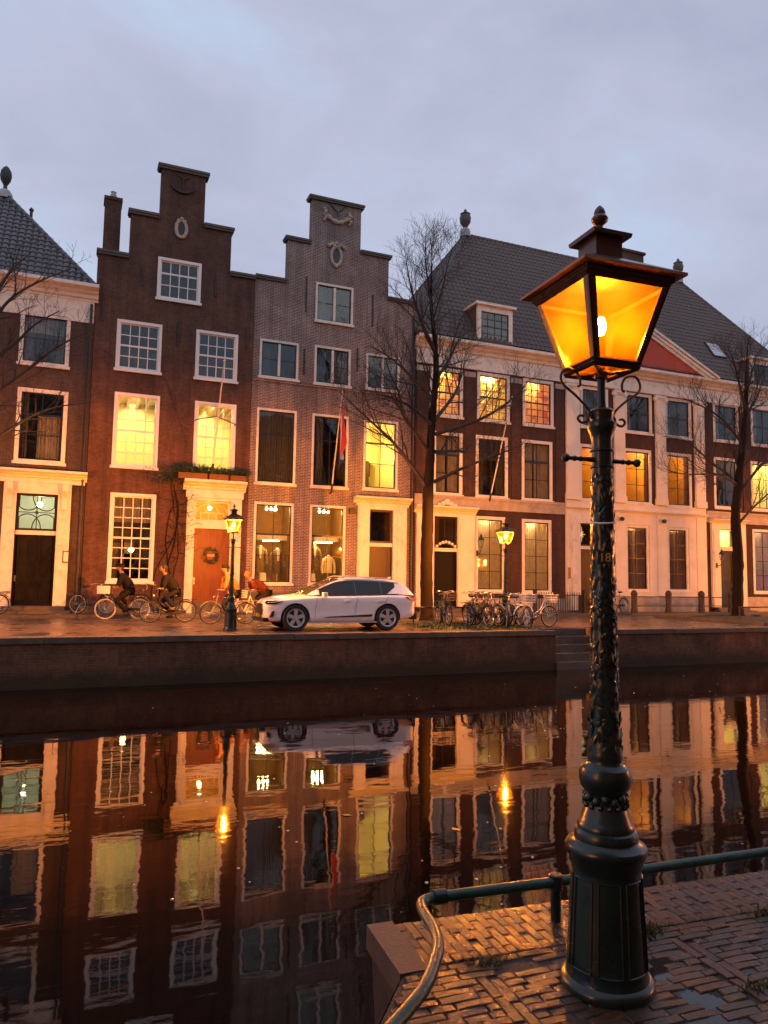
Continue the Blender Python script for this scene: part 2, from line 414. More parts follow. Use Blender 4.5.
def window(house, r, cols=2, rows=(.5,), casing=WHITE, sash=DARKW, cw=.13, kind='d', curt=None, light=None, lightpos=.5, bars=.026, sill=True, mull=False, Y=Y0, meet=None):
    """rows: relative heights of the horizontal glazing bars"""
    x0, x1, z0, z1 = r; e = .004
    w = MB()
    yf, yb = Y-.025, Y+.13
    w.box(x0+e, x0+cw, yf, yb, z0+e, z1-e); w.box(x1-cw, x1-e, yf, yb, z0+e, z1-e)
    w.box(x0+cw, x1-cw, yf, yb, z1-cw, z1-e); w.box(x0+cw, x1-cw, yf, yb, z0+e, z0+cw*.8)
    if sill: w.box(x0-.05, x1+.05, Y-.09, Y-.03, z0-.07, z0+.035)
    ix0, ix1, iz0, iz1 = x0+cw, x1-cw, z0+cw*.8, z1-cw
    s = .05; ys, ye = Y+.045, Y+.10
    w.box(ix0, ix0+s, ys, ye, iz0, iz1, 1); w.box(ix1-s, ix1, ys, ye, iz0, iz1, 1)
    w.box(ix0+s, ix1-s, ys, ye, iz1-s, iz1, 1); w.box(ix0+s, ix1-s, ys, ye, iz0, iz0+s, 1)
    for i in range(1, cols):
        x = ix0+s+(ix1-ix0-2*s)*i/cols; b = bars/2 if not mull else .05
        w.box(x-b, x+b, ys+.008 if not mull else yf+.004, ye-.008, iz0+s, iz1-s, 1 if not mull else 0)
    for q in rows:
        z = iz0+s+(iz1-iz0-2*s)*q; b = bars/2
        if meet is not None and abs(q-meet) < .01: b = .035
        w.box(ix0+s, ix1-s, ys-.002 if b > .03 else ys+.012, ye-.012, z-b, z+b, 1)
    o = w.build('window', [casing, sash], house)
    p = MB(); p.box(ix0+s*.5, ix1-s*.5, Y+.07, Y+.076, iz0+s*.5, iz1-s*.5); p.build('pane', GLASS, o)
    a, b, c, d, f, g = room(o, r, kind, Y=Y)
    if light:
        ceiling_lamp(o, (a+(b-a)*lightpos, f+.14, d-.10), .085, light[0], light[1]*1.5) if len(light) < 3 else ceiling_lamp(o, (a+(b-a)*lightpos, f+light[2], d-light[3]), .10, light[0], light[1])
    if curt: 
        for cu in (curt if isinstance(curt, list) else [curt]):
            t0, t1, mt = cu[:3]; zz0 = cu[3] if len(cu) > 3 else 0; zz1 = cu[4] if len(cu) > 4 else 1
            curtain(o, x0+.02+(x1-x0-.04)*t0, x0+.02+(x1-x0-.04)*t1, z0+.05+(z1-z0-.1)*zz0, z0+.05+(z1-z0-.1)*zz1, mt)
    return o

def cornice(mb, x0, x1, z0, z1, out, m=0, Y=Y0, ends=True):
    """stepped moulding profile growing outwards to the top"""
    h = z1-z0
    prof = [(0,0),(.12,.0),(.12,.12),(.28,.2),(.34,.38),(.55,.5),(.62,.62),(.92,.72),(1,.78),(1,1)]
    poly = [(Y-.012-out*a, z0+h*b) for a, b in prof] + [(Y-.012, z1)]
    poly[0] = (Y-.012, z0)
    mb.prism_x(poly, x0, x1, m)
def tiled(mb, bl, br, tr, tl, pu=.25, pv=.34, amp=.075, m=0):
    """a roof slope covered with pantiles; bottom left/right, top right/left"""
    bl, br, tr, tl = map(Vector, (bl, br, tr, tl))
    u = (br-bl).normalized(); mid = (tl+tr)/2-(bl+br)/2; v = mid-u*mid.dot(u); H = v.length; v.normalize(); nrm = u.cross(v)
    if nrm.z < 0: nrm = -nrm
    W = (br-bl).length; tL = (tl-bl).dot(u); tR = (tr-bl).dot(u)
    lo = min(0, tL); hi = max(W, tR)
    nu = int((hi-lo)/(pu/6)); rows = int(H/pv)+1
    vs = []
    for k in range(rows):
        vs += [(k*pv, 1.), (min(H, (k+1)*pv-.012), 0.)]
    V = []; cl = []
    for (vv, lift) in vs:
        vv = min(vv, H); t = vv/H; L_ = tL*t; R_ = W+(tR-W)*t
        for i in range(nu+1):
            uu = lo+(hi-lo)*i/nu; cu = min(max(uu, L_), R_)
            ph = (cu/pu) % 1.
            hgt = amp*((1-abs(ph/.62-1))**.7 if ph < 1.24*.999 and abs(ph/.62-1) < 1 else 0.) + lift*.028 + .006*math.sin(cu*3.1+vv*2.3)
            V.append(bl+u*cu+v*vv+nrm*hgt); cl.append(-1 if uu <= L_ else (1 if uu >= R_ else 0))
    n1 = nu+1; F = []
    for k in range(len(vs)-1):
        for i in range(nu):
            a, b_, c, d = k*n1+i, k*n1+i+1, (k+1)*n1+i+1, (k+1)*n1+i
            q = (cl[a], cl[b_], cl[c], cl[d])
            if q == (-1,)*4 or q == (1,)*4: continue
            F.append((a, b_, c, d))
    mb.idx(V, F, m, False)
def ridge_tiles(mb, a, b, r=.11, m=0, seg=.38):
    a = Vector(a); b = Vector(b); n = max(1, int((b-a).length/seg))
    for i in range(n):
        p = a.lerp(b, i/n); q = a.lerp(b, (i+1.08)/n)
        mb.tube([p, q], [r*1.08, r*.95], 10, m)
def pilaster(mb, x0, x1, z0, z1, out, m=0, Y=Y0, cap=True):
    mb.box(x0, x1, Y-out, Y-.004, z0, z1, m)
    if cap:
        mb.box(x0-.05, x1+.05, Y-out-.05, Y-.003, z1-.16, z1-.02, m); mb.box(x0-.03, x1+.03, Y-out-.03, Y-.002, z1-.26, z1-.21, m)
        mb.box(x0-.05, x1+.05, Y-out-.05, Y-.003, z0, z0+.35, m)
def wall_anchor(house, x, z0, z1):
    mb = MB(); mb.box(x-.025, x+.025, Y0-.05, Y0-.003, z0, z1); mb.box(x-.05, x+.05, Y0-.065, Y0-.052, (z0+z1)/2-.04, (z0+z1)/2+.04)
    mb.build('wall_anchor', IRON, house)
def panel_door(house, x0, x1, z0, z1, mat, leaves=1, y=Y0+.10, knob=True, rows=((.05,.36),(.42,.95)), arch=0.):
    mb = MB(); e = .004
    mb.box(x0+e, x1-e, y, y+.06, z0+e, z1-e)
    lw = (x1-x0)/leaves
    for i in range(leaves):
        a, b = x0+lw*i, x0+lw*(i+1)
        for q0, q1 in rows:
            p0, p1, q, w = a+.13, b-.13, z0+(z1-z0)*q0, z0+(z1-z0)*q1
            for (c0, c1, d0, d1) in ((p0, p1, q, q+.05), (p0, p1, w-.05, w), (p0, p0+.05, q+.05, w-.05), (p1-.05, p1, q+.05, w-.05)):
                mb.box(c0, c1, y-.03, y-.002, d0, d1)
            mb.box(p0+.12, p1-.12, y-.02, y-.002, q+.12, w-.12)
        if i: mb.box(a-.03, a+.03, y-.035, y-.003, z0+.01, z1-.01)
    o = mb.build('door', mat, house)
    if knob:
        k = MB(); k.ball((x0+.09, y-.06, z0+(z1-z0)*.38), .035); k.box(x0+.06, x0+.12, y-.012, y-.001, z0+(z1-z0)*.34, z0+(z1-z0)*.42); k.build('handle', CHROME, o)
    return o

# ---------------- house A : brown brick house with hipped roof
hA = thing('canal_house', 'brown brick house with hipped tiled roof, white cornice and a black double door', 'house', (-3, Y0, 0))
AX0, AX1 = -7.1, .31
A_up = [(-2.30,-.52,9.55,11.69), (-5.1,-3.32,9.55,11.69)]
A_mid = [(-2.25,-.47,5.76,8.62), (-5.1,-3.32,5.76,8.62)]
A_lo = [(-5.5,-3.7,1.29,4.6)]
mb = MB()
wall_grid(mb, [(AX0,AX1,0,12.6)], A_up+A_mid+A_lo+[(-2.04,-.65,.36,4.56)], Y0, Y0+.35)
shell(mb, AX0, AX1, Y0+.35, 41, 0, 12.6)
mb.build('wall', BRA, hA)
for r in A_up: window(hA, r, 2, (.5,), cw=.15, curt=[(0,.28,GREYCURT),(.72,1,GREYCURT),(.05,.95,SHEER,.62,.9)])
for r in A_mid: window(hA, r, 2, (.36,.68), cw=.15, curt=[(0,.22,GREYCURT),(.42,1,SHEER,0,.68)], meet=.68)
for r in A_lo: window(hA, r, 2, (.33,.66), cw=.15, curt=[(0,.4,GREYCURT),(.6,1,GREYCURT)])
mb = MB(); mb.box(AX0, AX1-.01, Y0-.05, Y0-.004, 11.45, 12.30); cornice(mb, AX0-.1, AX1+.12, 12.30, 12.88, .55)
mb.build('cornice', WHITE, hA)
mb = MB()
mb.box(-2.5,-2.06, Y0-.12, Y0+.1, .36, 4.98); mb.box(-.63,-.17, Y0-.12, Y0+.1, .36, 4.98)
mb.box(-2.06,-.63, Y0-.12, Y0+.1, 4.58, 4.98); mb.box(-2.06,-.63, Y0+.0, Y0+.1, 3.03, 3.18)
mb.box(-2.42,-2.12, Y0-.15, Y0-.122, .9, 4.0); mb.box(-.57,-.23, Y0-.15, Y0-.122, .9, 4.0)
for x in (-2.28, -.40):   # carved consoles
    mb.prism_x([(Y0-.125,3.95),(Y0-.18,4.0),(Y0-.2,4.25),(Y0-.24,4.5),(Y0-.38,4.7),(Y0-.42,4.95),(Y0-.125,4.95)], x-.1, x+.1)
mb.box(AX0, AX1-.02, Y0-.13, Y0-.124+.1, 4.985, 5.12)
cornice(mb, AX0-.1, AX1+.05, 5.12, 5.47, .42)
mb.box(-2.5,-2.06, Y0-.14, Y0-.122, .36, .85); mb.box(-.63,-.17, Y0-.14, Y0-.122, .36, .85)
mb.build('door_surround', WHITE, hA)
panel_door(hA, -2.06, -.63, .37, 3.03, BLACKP, 2)
mb = MB(); yq = Y0+.06
for (a, b, c, d) in ((-2.05,-1.96,3.19,4.57),(-.73,-.64,3.19,4.57),(-1.96,-.73,3.19,3.27),(-1.96,-.73,4.49,4.57)): mb.box(a, b, Y0+.03, Y0+.09, c, d)
mb.box(-1.36,-1.33, Y0+.04, Y0+.085, 3.27, 4.49); mb.box(-1.96,-1.36, Y0+.045, Y0+.08, 3.86, 3.89); mb.box(-1.33,-.73, Y0+.045, Y0+.08, 3.86, 3.89)
for (cx, cz, a0, a1) in ((-1.655,4.49,PI,2*PI),(-1.035,4.49,PI,2*PI),(-1.655,3.27,0,PI),(-1.035,3.27,0,PI)):
    rr_ = .46 if True else 0
    pts = [(cx+.46*math.cos(a0+(a1-a0)*i/14), yq, cz+.54*math.sin(a0+(a1-a0)*i/14)) for i in range(15)]
    pts = [(min(max(p[0],-1.95),-.74), p[1], p[2]) for p in pts]
    mb.tube(pts, .02, 6)
mb.box(-1.395,-1.295, Y0+.03, Y0+.088, 3.82, 3.93)
tr = mb.build('transom_window', DARKW, hA)
p = MB(); p.box(-1.97,-.72, Y0+.07, Y0+.076, 3.26, 4.5); p.build('pane', GLASS, tr)
ROOMP = M('pale_hall_paint', (.72,.74,.60), .9, .05, 1.)
p = MB(); a, b, c, d, f, g = -2.2, -.4, 3.0, 4.9, Y0+.37, Y0+2.4
p.face([(a,g,c),(b,g,c),(b,g,d),(a,g,d)]); p.face([(a,f,c),(a,g,c),(a,g,d),(a,f,d)]); p.face([(b,f,c),(b,g,c),(b,g,d),(b,f,d)]); p.face([(a,f,d),(b,f,d),(b,g,d),(a,g,d)]); p.face([(a,f,c),(b,f,c),(b,g,c),(a,g,c)])
p.build('hall', ROOMP, tr)
mb = MB(); mb.ball((-1.3, Y0+1.2, 4.28), .1); mb.build('hall_lamp', emit_mat('cool_hall_glow', (1,.95,.7), 110), tr)
mb = MB(); mb.box(-2.7, 0.0, Y0-.55, Y0-.01, 0, .2); mb.box(-2.5,-.2, Y0-.30, Y0-.01, .2, .36); mb.build('doorstep', DSTONE, hA)
mb = MB(); mb.box(-.36,-.14, Y0-.19, Y0-.155, 2.0, 2.45); mb.box(-.33,-.17, Y0-.196, Y0-.191, 2.04, 2.41, 1); mb.build('notice_case', [BROWND, WHITE], hA)
mb = MB(); mb.tube([(.20,Y0-.1,12.2),(.20,Y0-.1,.3)], .05, 8); mb.build('drainpipe', IRON, hA)
# roof
ap = (-3.45, 34.5, 17.7); bk = (-3.45, 37.6, 17.7); e0 = 12.86
mb = MB()
FL, FR, BL_, BR_ = (AX0-.1,Y0-.35,e0), (AX1-.02,Y0-.35,e0), (AX0-.1,41.2,e0), (AX1-.02,41.2,e0)
tiled(mb, FL, FR, ap, ap); tiled(mb, FR, BR_, bk, ap); tiled(mb, BL_, FL, ap, bk); tiled(mb, BR_, BL_, bk, bk)
ridge_tiles(mb, FR, ap); ridge_tiles(mb, FL, ap); ridge_tiles(mb, ap, bk); ridge_tiles(mb, BR_, bk); ridge_tiles(mb, BL_, bk)
rf = mb.build('roof', TILE, hA)
mb = MB(); mb.lathe([(.34,17.45),(.3,17.7),(.2,17.85),(.12,17.9)], (ap[0],ap[1],0), 16, 1)
mb.lathe([(.1,17.88),(.07,18.05),(.1,18.12),(.2,18.3),(.24,18.5),(.21,18.7),(.12,18.86),(.02,18.95)], (ap[0],ap[1],0), 16); mb.build('finial', [IRON, LEAD], rf)
mb = MB(); mb.tube([(-2.35,33.9,16.0),(-2.35,33.9,16.9)], .06, 8); mb.lathe([(.09,16.9),(.1,16.95),(.02,17.05)], (-2.35,33.9,0), 8); mb.build('vent_pipe', IRON, rf)

# ---------------- house B : red brick stepped gable
hB = thing('canal_house', 'dark red brick stepped gable house with small paned white windows and tall chimney', 'house', (3.5, Y0, 0))
BX0, BX1 = .33, 6.66
B_reg = [(BX0,BX1,0,14.35),(1.5,5.6,14.35,16.25),(2.62,4.43,16.25,18.45)]
Bw = dict(gab=(2.63,4.40,12.89,14.66), l2=(1.17,2.92,9.75,11.80), r2=(4.28,6.04,9.75,11.82), l1=(1.21,2.95,5.84,8.83), r1=(4.34,6.06,5.9,8.8), g=(1.24,2.97,1.29,4.80))
mb = MB(); wall_grid(mb, B_reg, list(Bw.values())+[(4.5,5.95,.06,4.7)], Y0, Y0+.35)
shell(mb, BX0, BX1, Y0+.35, 41, 0, 12.3)
mb.box(BX0-.004, BX1+.004, Y0-.06, Y0-.003, 0, .55, 1)
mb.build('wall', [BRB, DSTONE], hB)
for (a, b, z) in ((BX0-.03,1.5,14.35),(5.6,BX1+.03,14.35),(1.42,2.62,16.25),(4.43,5.68,16.25),(2.5,4.55,18.45)):
    mb = MB(); mb.box(a, b, Y0-.10, Y0+.42, z+.002, z+.09); mb.box(a-.03 if a in (BX0-.03,1.42,2.5) else a, b+.03 if b in (BX1+.03,5.68,4.55) else b, Y0-.14, Y0+.46, z+.09, z+.19)
    mb.build('gable_coping', DSTONE, hB)
u4 = lambda n: tuple(i/n for i in range(1, n))
kw = dict(casing=WHITEB, sash=WHITEB, cw=.12, bars=.035)
window(hB, Bw['gab'], 4, u4(3), meet=2/3, **kw)
window(hB, Bw['l2'], 4, u4(4), meet=.5, curt=(.05,.95,GREYCURT,.0,.45), **kw); window(hB, Bw['r2'], 4, u4(4), meet=.5, curt=(.05,.95,GREYCURT,.0,.5), **kw)
YEL = (1.,.80,.34)
window(hB, Bw['l1'], 4, u4(6), meet=.5, kind='yb', light=(YEL, 1700), **kw); window(hB, Bw['r1'], 4, u4(6), meet=.5, kind='yb', light=(YEL, 1600), **kw)
window(hB, Bw['g'], 4, u4(8), meet=.5, kind='dc', light=((1,.5,.12), 90, 1.3, 2.4), lightpos=.55, curt=(.0,1,SHEER,.68,1.), **kw)
# oval plaque and crescent anchor
AXY = Matrix(((1,0,0),(0,0,-1),(0,1,0)))
def oval(house, cx, cz, rx, rz, crown=False):
    mb = MB(); n = 28
    pts = [(cx+rx*math.cos(2*PI*i/n), Y0-.05, cz+rz*math.sin(2*PI*i/n)) for i in range(n+1)]
    mb.tube(pts, .075, 8, 0, cap=False)
    disk = [(cx+rx*math.cos(2*PI*i/n), Y0-.03, cz+rz*math.sin(2*PI*i/n)) for i in range(n)]
    mb.face(disk, 1)
    if crown:
        for i, (dx, dz) in enumerate(((-.34,.62),(-.2,.74),(0,.82),(.2,.74),(.34,.62),(-.1,.62),(.1,.62))): mb.ball((cx+dx, Y0-.07, cz+dz*(rz/.42)*.72), .1, 0, 8, 6)
        mb.ball((cx, Y0-.08, cz-rz-.05), .09, 0, 8, 6)
    else: 
        mb.ball((cx, Y0-.07, cz+rz+.06), .09, 0, 8, 6); mb.ball((cx-.14, Y0-.06, cz+rz), .06); mb.ball((cx+.14, Y0-.06, cz+rz), .06)
    mb.build('oval_window', [STONE, DARKW], house)
oval(hB, 3.5, 15.98, .21, .36)
mb = MB()
mb.tube([(3.5+.5*math.cos(a), Y0-.05, 17.95+.38*math.sin(a)) for a in [PI+.25+(PI-.5)*i/12 for i in range(13)]], [.02+.045*math.sin(PI*i/12) for i in range(13)], 6)
mb.tube([(3.5,Y0-.05,17.6),(3.5,Y0-.05,18.15)], .03, 6); mb.tube([(3.28,Y0-.05,18.32),(3.5,Y0-.05,18.12),(3.75,Y0-.05,18.28)], .025, 6); mb.build('anchor_ornament', IRON, hB)
for (x, z0, z1) in ((2.05,13.3,14.2),(5.0,13.35,14.3),(3.55,11.0,12.0),(.62,11.6,12.6),(6.35,11.2,12.2)): wall_anchor(hB, x, z0, z1)
mb = MB(); mb.box(.50,1.14, Y0+.55, Y0+1.25, 12.5, 16.95); mb.box(.46,1.18, Y0+.51, Y0+1.29, 16.95, 17.08)
ch = None
rb = MB(); rz = 17.9; xm = 3.5
tiled(rb, (BX0,41,12.3), (BX0,Y0+.36,12.3), (xm,Y0+.36,rz), (xm,41,rz)); tiled(rb, (BX1,Y0+.36,12.3), (BX1,41,12.3), (xm,41,rz), (xm,Y0+.36,rz)); ridge_tiles(rb, (xm,Y0+.4,rz), (xm,41,rz))
rb.face([(BX0,41,12.3),(BX1,41,12.3),(xm,41,rz)])
rfB = rb.build('roof', TILEBR, hB)
mb.build('chimney', BRB, rfB)
mb = MB(); mb.lathe([(.1,17.08),(.1,17.2),(.13,17.22),(.13,17.32),(.09,17.34),(.09,17.42),(.12,17.44),(.02,17.5)], (.82,Y0+.9,0), 12); mb.build('chimney_pot', LEAD, rfB)
# door surround B
mb = MB()
mb.box(4.18,4.5, Y0-.14, Y0+.1, .06, 4.78); mb.box(5.95,6.40, Y0-.14, Y0+.1, .06, 4.78); mb.box(4.5,5.95, Y0-.14, Y0+.1, 4.66, 4.78)
mb.box(4.5,5.95, Y0-.05, Y0+.1, 3.52, 3.82); mb.box(4.25,4.45, Y0-.17, Y0-.142, .9, 4.5); mb.box(6.02,6.3, Y0-.17, Y0-.142, .9, 4.5)
mb.box(4.12,6.46, Y0-.17, Y0-.0, 4.785, 5.08); cornice(mb, 4.0, 6.55, 5.08, 5.5, .42)
mb.build('door_surround', WHITE, hB)
panel_door(hB, 4.5, 5.95, .07, 3.52, REDDOOR, 1, rows=((.04,.3),(.36,.9)))
mb = MB()
for (a, b, c, d) in ((4.5,4.58,3.83,4.65),(5.87,5.95,3.83,4.65),(4.58,5.87,3.83,3.9),(4.58,5.87,4.58,4.65)): mb.box(a, b, Y0+.02, Y0+.08, c, d)
mb.box(4.75,5.7, Y0+.03, Y0+.07, 4.16, 4.19); mb.tube([(5.22,Y0+.05,4.58),(4.95,Y0+.05,4.2)], .014, 5); mb.tube([(5.22,Y0+.05,4.58),(5.5,Y0+.05,4.2)], .014, 5)
for i in range(4):
    x = 4.75+.95*i/3; mb.box(x-.012, x+.012, Y0+.03, Y0+.07, 3.9, 4.16)
mb.tube([(5.22+.62*math.cos(PI*i/14), Y0+.05, 4.2+.36*math.sin(PI*i/14)) for i in range(15)], .014, 5)
fn = mb.build('fanlight', WHITE, hB)
p = MB(); p.box(4.56,5.9, Y0+.055, Y0+.06, 3.86, 4.62); p.build('pane', GLASS, fn)
p = MB(); a, b, c, d, f, g = 4.3, 6.1, 3.6, 4.9, Y0+.37, Y0+1.6
p.face([(a,g,c),(b,g,c),(b,g,d),(a,g,d)]); p.face([(a,f,c),(a,g,c),(a,g,d),(a,f,d)]); p.face([(b,f,c),(b,g,c),(b,g,d),(b,f,d)]); p.face([(a,f,d),(b,f,d),(b,g,d),(a,g,d)]); p.face([(a,f,c),(b,f,c),(b,g,c),(a,g,c)])
p.build('hall', ROOMA, fn)
mb = MB(); mb.ball((5.25, Y0+.9, 4.45), .08); mb.build('hall_lamp', emit_mat('hall_glow', (1,.62,.2), 150), fn)
mb = MB(); mb.box(4.1,6.5, Y0-.4, Y0-.062, 0, .055); mb.build('doorstep', DSTONE, hB)

# ---------------- house C : pink brick stepped gable
hC = thing('canal_house', 'pink grey brick stepped gable house with plain casement windows and a shop', 'house', (10.4, Y0, 0))
CX0, CX1 = 6.68, 14.32
C_reg = [(CX0,CX1,0,14.45),(8.08,12.92,14.45,16.43),(9.14,11.5,16.43,18.55)]
Cw = dict(gab=(9.41,11.2,12.97,14.76), l2=(6.97,8.71,10.14,11.82), m2=(9.43,11.14,10.13,11.87), r2=(11.88,13.55,10.18,11.84), l1=(6.94,8.7,5.54,8.8), m1=(9.4,11.1,5.54,8.79), r1=(11.83,13.52,5.59,8.79), gl=(6.95,8.68,1.29,4.75), gm=(9.4,11.05,1.3,4.75))
mb = MB(); wall_grid(mb, C_reg, list(Cw.values())+[(12.15,13.3,.18,4.7)], Y0, Y0+.35)
shell(mb, CX0, CX1, Y0+.35, 41, 0, 12.4)
mb.box(CX0+.004, 11.4, Y0-.07, Y0-.003, 0, .95, 1); mb.box(CX0+.004, CX1-.004, Y0-.05, Y0-.002, 9.95, 10.05, 0)
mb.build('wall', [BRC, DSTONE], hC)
for (a, b, z) in ((CX0,8.08,14.45),(12.92,CX1,14.45),(7.98,9.14,16.43),(11.5,13.02,16.43),(9.02,11.62,18.55)):
    mb = MB(); mb.box(a, b, Y0-.10, Y0+.42, z+.002, z+.08); mb.box(a-(.03 if a in (7.98,9.02) else 0), b+(.03 if b in (13.02,11.62) else 0), Y0-.14, Y0+.46, z+.08, z+.17)
    mb.build('gable_coping', DSTONE, hC)
kc = dict(casing=WHITE, sash=DARKW, cw=.10)
for k in ('gab','l2','m2','r2'): window(hC, Cw[k], 2, (.5,), mull=True, curt=[(.02,.34,GREYCURT),(.62,.97,SHEER,.1,1)] if k in ('m2','r2') else [(0.05,.3,GREYCURT,0,1)], **kc)
window(hC, Cw['l1'], 2, (.66,), curt=[(.0,1,GREYCURT,0,1)], bars=.03, **kc)
window(hC, Cw['m1'], 2, (.66,), curt=[(.0,.35,GREYCURT)], bars=.03, **kc)
window(hC, Cw['r1'], 2, (.36,.68), kind='yc', light=((1,.66,.2), 800, 1.5, 1.5), lightpos=.34, meet=.68, **kc)
shopw = []
for k in ('gl','gm'):
    o = window(hC, Cw[k], 2, (.34,.62), kind='s', sill=True, meet=.62, **kc); shopw.append(o)
    x0, x1, z0, z1 = Cw[k]
    v = MB(); v.box(x0+.16, x1-.16, Y0+.4, Y0+.46, z0+1.88, z0+2.12); v.build('valance', WHITE, o)
    v = MB(); v.box(x0-.25, x1+.25, Y0+.4, Y0+1.6, z0-.2, z0+.1); v.build('display_floor', BROWND, o)
    for i in range(3):
        s = MB(); s.ball(((x0+x1)/2-.14+.2*i, Y0+.8, z1-.22), .045); s.build('spotlight', emit_mat('spot_glow', (1,.66,.22), 900), o)
    s = MB(); s.box((x0+x1)/2-.35,(x0+x1)/2+.35, Y0+.42, Y0+.45, z0+1.83, z0+1.87); s.build('strip_light', emit_mat('strip_glow', (1,.7,.26), 130), o)
window_dirs = None
oval(hC, 10.32, 16.08, .24, .42, crown=True)
mb = MB()      # carved garland
for i in range(13):
    t = i/12; x = 9.78+1.14*t; z = 17.98-.3*math.sin(PI*t)+(.12 if i in (0,12) else 0); mb.ball((x, Y0-.05, z), .085+.03*((i*7)%3)/2, 0, 7, 5)
for x in (9.75, 10.95):
    for i in range(5): mb.ball((x+.03*((i%2)*2-1), Y0-.05, 18.2-.13*i), .07+.02*(i%2), 0, 7, 5)
mb.build('garland', STONE, hC)
for (x, z0, z1) in ((8.98,13.3,14.9),(12.15,13.1,14.6),(8.95,10.45,11.6),(11.45,10.9,12.0)): wall_anchor(hC, x, z0, z1)
mb = MB(); mb.tube([(9.98,Y0-.04,18.5),(10.35,Y0-.04,18.15),(10.7,Y0-.04,18.5)], .025, 6); mb.tube([(10.35,Y0-.04,18.15),(10.35,Y0-.04,17.95)], .025, 6); mb.build('anchor_ornament', IRON, hC)
rb = MB(); rz = 18.0; xm = 10.5
tiled(rb, (CX0,41,12.4), (CX0,Y0+.36,12.4), (xm,Y0+.36,rz), (xm,41,rz)); tiled(rb, (CX1,Y0+.36,12.4), (CX1,41,12.4), (xm,41,rz), (xm,Y0+.36,rz)); ridge_tiles(rb, (xm,Y0+.4,rz), (xm,41,rz))
rb.face([(CX0,41,12.4),(CX1,41,12.4),(xm,41,rz)])
rb.build('roof', TILEBR, hC)
mb = MB()
mb.box(11.6,12.15, Y0-.14, Y0+.1, .18, 4.84); mb.box(13.3,13.96, Y0-.14, Y0+.1, .18, 4.84); mb.box(12.15,13.3, Y0-.14, Y0+.1, 4.68, 4.84); mb.box(12.15,13.3, Y0-.04, Y0+.1, 3.02, 3.18)
for (a, b) in ((11.66,12.02),(13.48,13.9)):
    for (c, d) in ((.55,1.1),(1.25,2.9),(3.05,4.4)): mb.box(a, b, Y0-.175, Y0-.142, c, d)
mb.box(11.52,14.04, Y0-.16, Y0, 4.845, 4.95); cornice(mb, 11.4, 14.16, 4.95, 5.22, .36)
mb.box(11.4,14.16, Y0-.38, Y0-.02, 5.222, 5.25, 1)
mb.build('door_surround', [WHITE, LEAD], hC)
panel_door(hC, 12.15, 13.3, .19, 3.02, BROWND, 1)
mb = MB()
for (a, b, c, d) in ((12.15,12.23,3.19,4.67),(13.22,13.3,3.19,4.67),(12.23,13.22,3.19,3.27),(12.23,13.22,4.59,4.67)): mb.box(a, b, Y0+.03, Y0+.09, c, d)
tr = mb.build('transom_window', BROWND, hC)
p = MB(); p.box(12.21,13.24, Y0+.055, Y0+.06, 3.24, 4.63); p.build('pane', GLASS, tr)
p = MB(); a, b, c, d, f, g = 12.0, 13.45, 3.0, 4.9, Y0+.37, Y0+2.0
p.face([(a,g,c),(b,g,c),(b,g,d),(a,g,d)]); p.face([(a,f,c),(a,g,c),(a,g,d),(a,f,d)]); p.face([(b,f,c),(b,g,c),(b,g,d),(b,f,d)]); p.face([(a,f,d),(b,f,d),(b,g,d),(a,g,d)]); p.face([(a,f,c),(b,f,c),(b,g,c),(a,g,c)])
p.build('hall', ROOMD, tr)
mb = MB(); mb.box(11.5,14.0, Y0-.4, Y0-.145, 0, .17); mb.build('doorstep', DSTONE, hC)
mb = MB(); mb.box(11.2,11.5, Y0-.1, Y0-.004, 4.45, 4.68); mb.build('alarm_box', BLACKPL, hC)
mb = MB(); mb.tube([(14.2,Y0-.09,13.9),(14.2,Y0-.09,.2)], .05, 8); mb.build('drainpipe', IRON, hC)

# ---------------- house D : long mansion with pediment and hipped roof
hD = thing('mansion', 'wide dark brick mansion with cream pilasters, red pediment and long hipped roof', 'house', (27, Y0, 0))
DX0, DX1, EX0, EX1 = 14.36, 40.8, 22.76, 32.08
D3 = [(15.12,16.88,9.29,11.64),(17.66,19.5,9.29,11.68),(20.25,22.08,9.31,11.68)]
D2 = [(15.32,16.88,5.55,8.55),(17.6,19.4,5.55,8.57),(20.19,22.0,5.55,8.58)]
D1 = [(17.6,19.25,1.04,4.65),(20.21,21.92,1.02,4.63)]
E3 = [(23.73,25.51,9.53,11.7),(26.59,28.42,9.53,11.7),(29.34,31.2,9.52,11.7)]
E2 = [(23.65,25.46,5.74,8.66),(26.47,28.33,5.74,8.67),(29.3,31.14,5.7,8.68)]
E1 = [(26.52,28.1,1.14,4.63),(29.32,30.83,1.15,4.62)]
F3 = [(32.81,34.73,9.6,11.8),(35.7,37.7,9.6,11.85),(38.4,40.2,9.6,11.85)]
F2 = [(32.77,34.62,5.82,8.68),(35.58,37.62,5.84,8.66),(38.4,40.2,5.84,8.66)]
F1 = [(35.58,37.3,1.14,4.75),(38.4,40.2,1.14,4.75)]
doors = [(15.36,16.62,.28,4.53),(23.40,24.80,.18,4.56),(32.98,34.2,.34,4.65)]
mb = MB(); wall_grid(mb, [(DX0,DX1,0,12.7)], D3+D2+D1+E3+E2+E1+F3+F2+F1+doors, Y0, Y0+.35)
shell(mb, DX0, DX1, Y0+.35, 41, 0, 12.7)
mb.build('wall', BRD, hD)
kd = dict(casing=WHITE, sash=DARKW, cw=.15)
AMB = (1.,.78,.36)
window(hD, D3[0], 4, u4(6), kind='a', light=(AMB, 1000), curt=(.0,1,AMBERBLIND), meet=.5, **kd)
window(hD, D3[1], 4, u4(6), kind='y', light=(AMB, 1700), curt=(.0,1,AMBERBLIND), meet=.5, **kd)
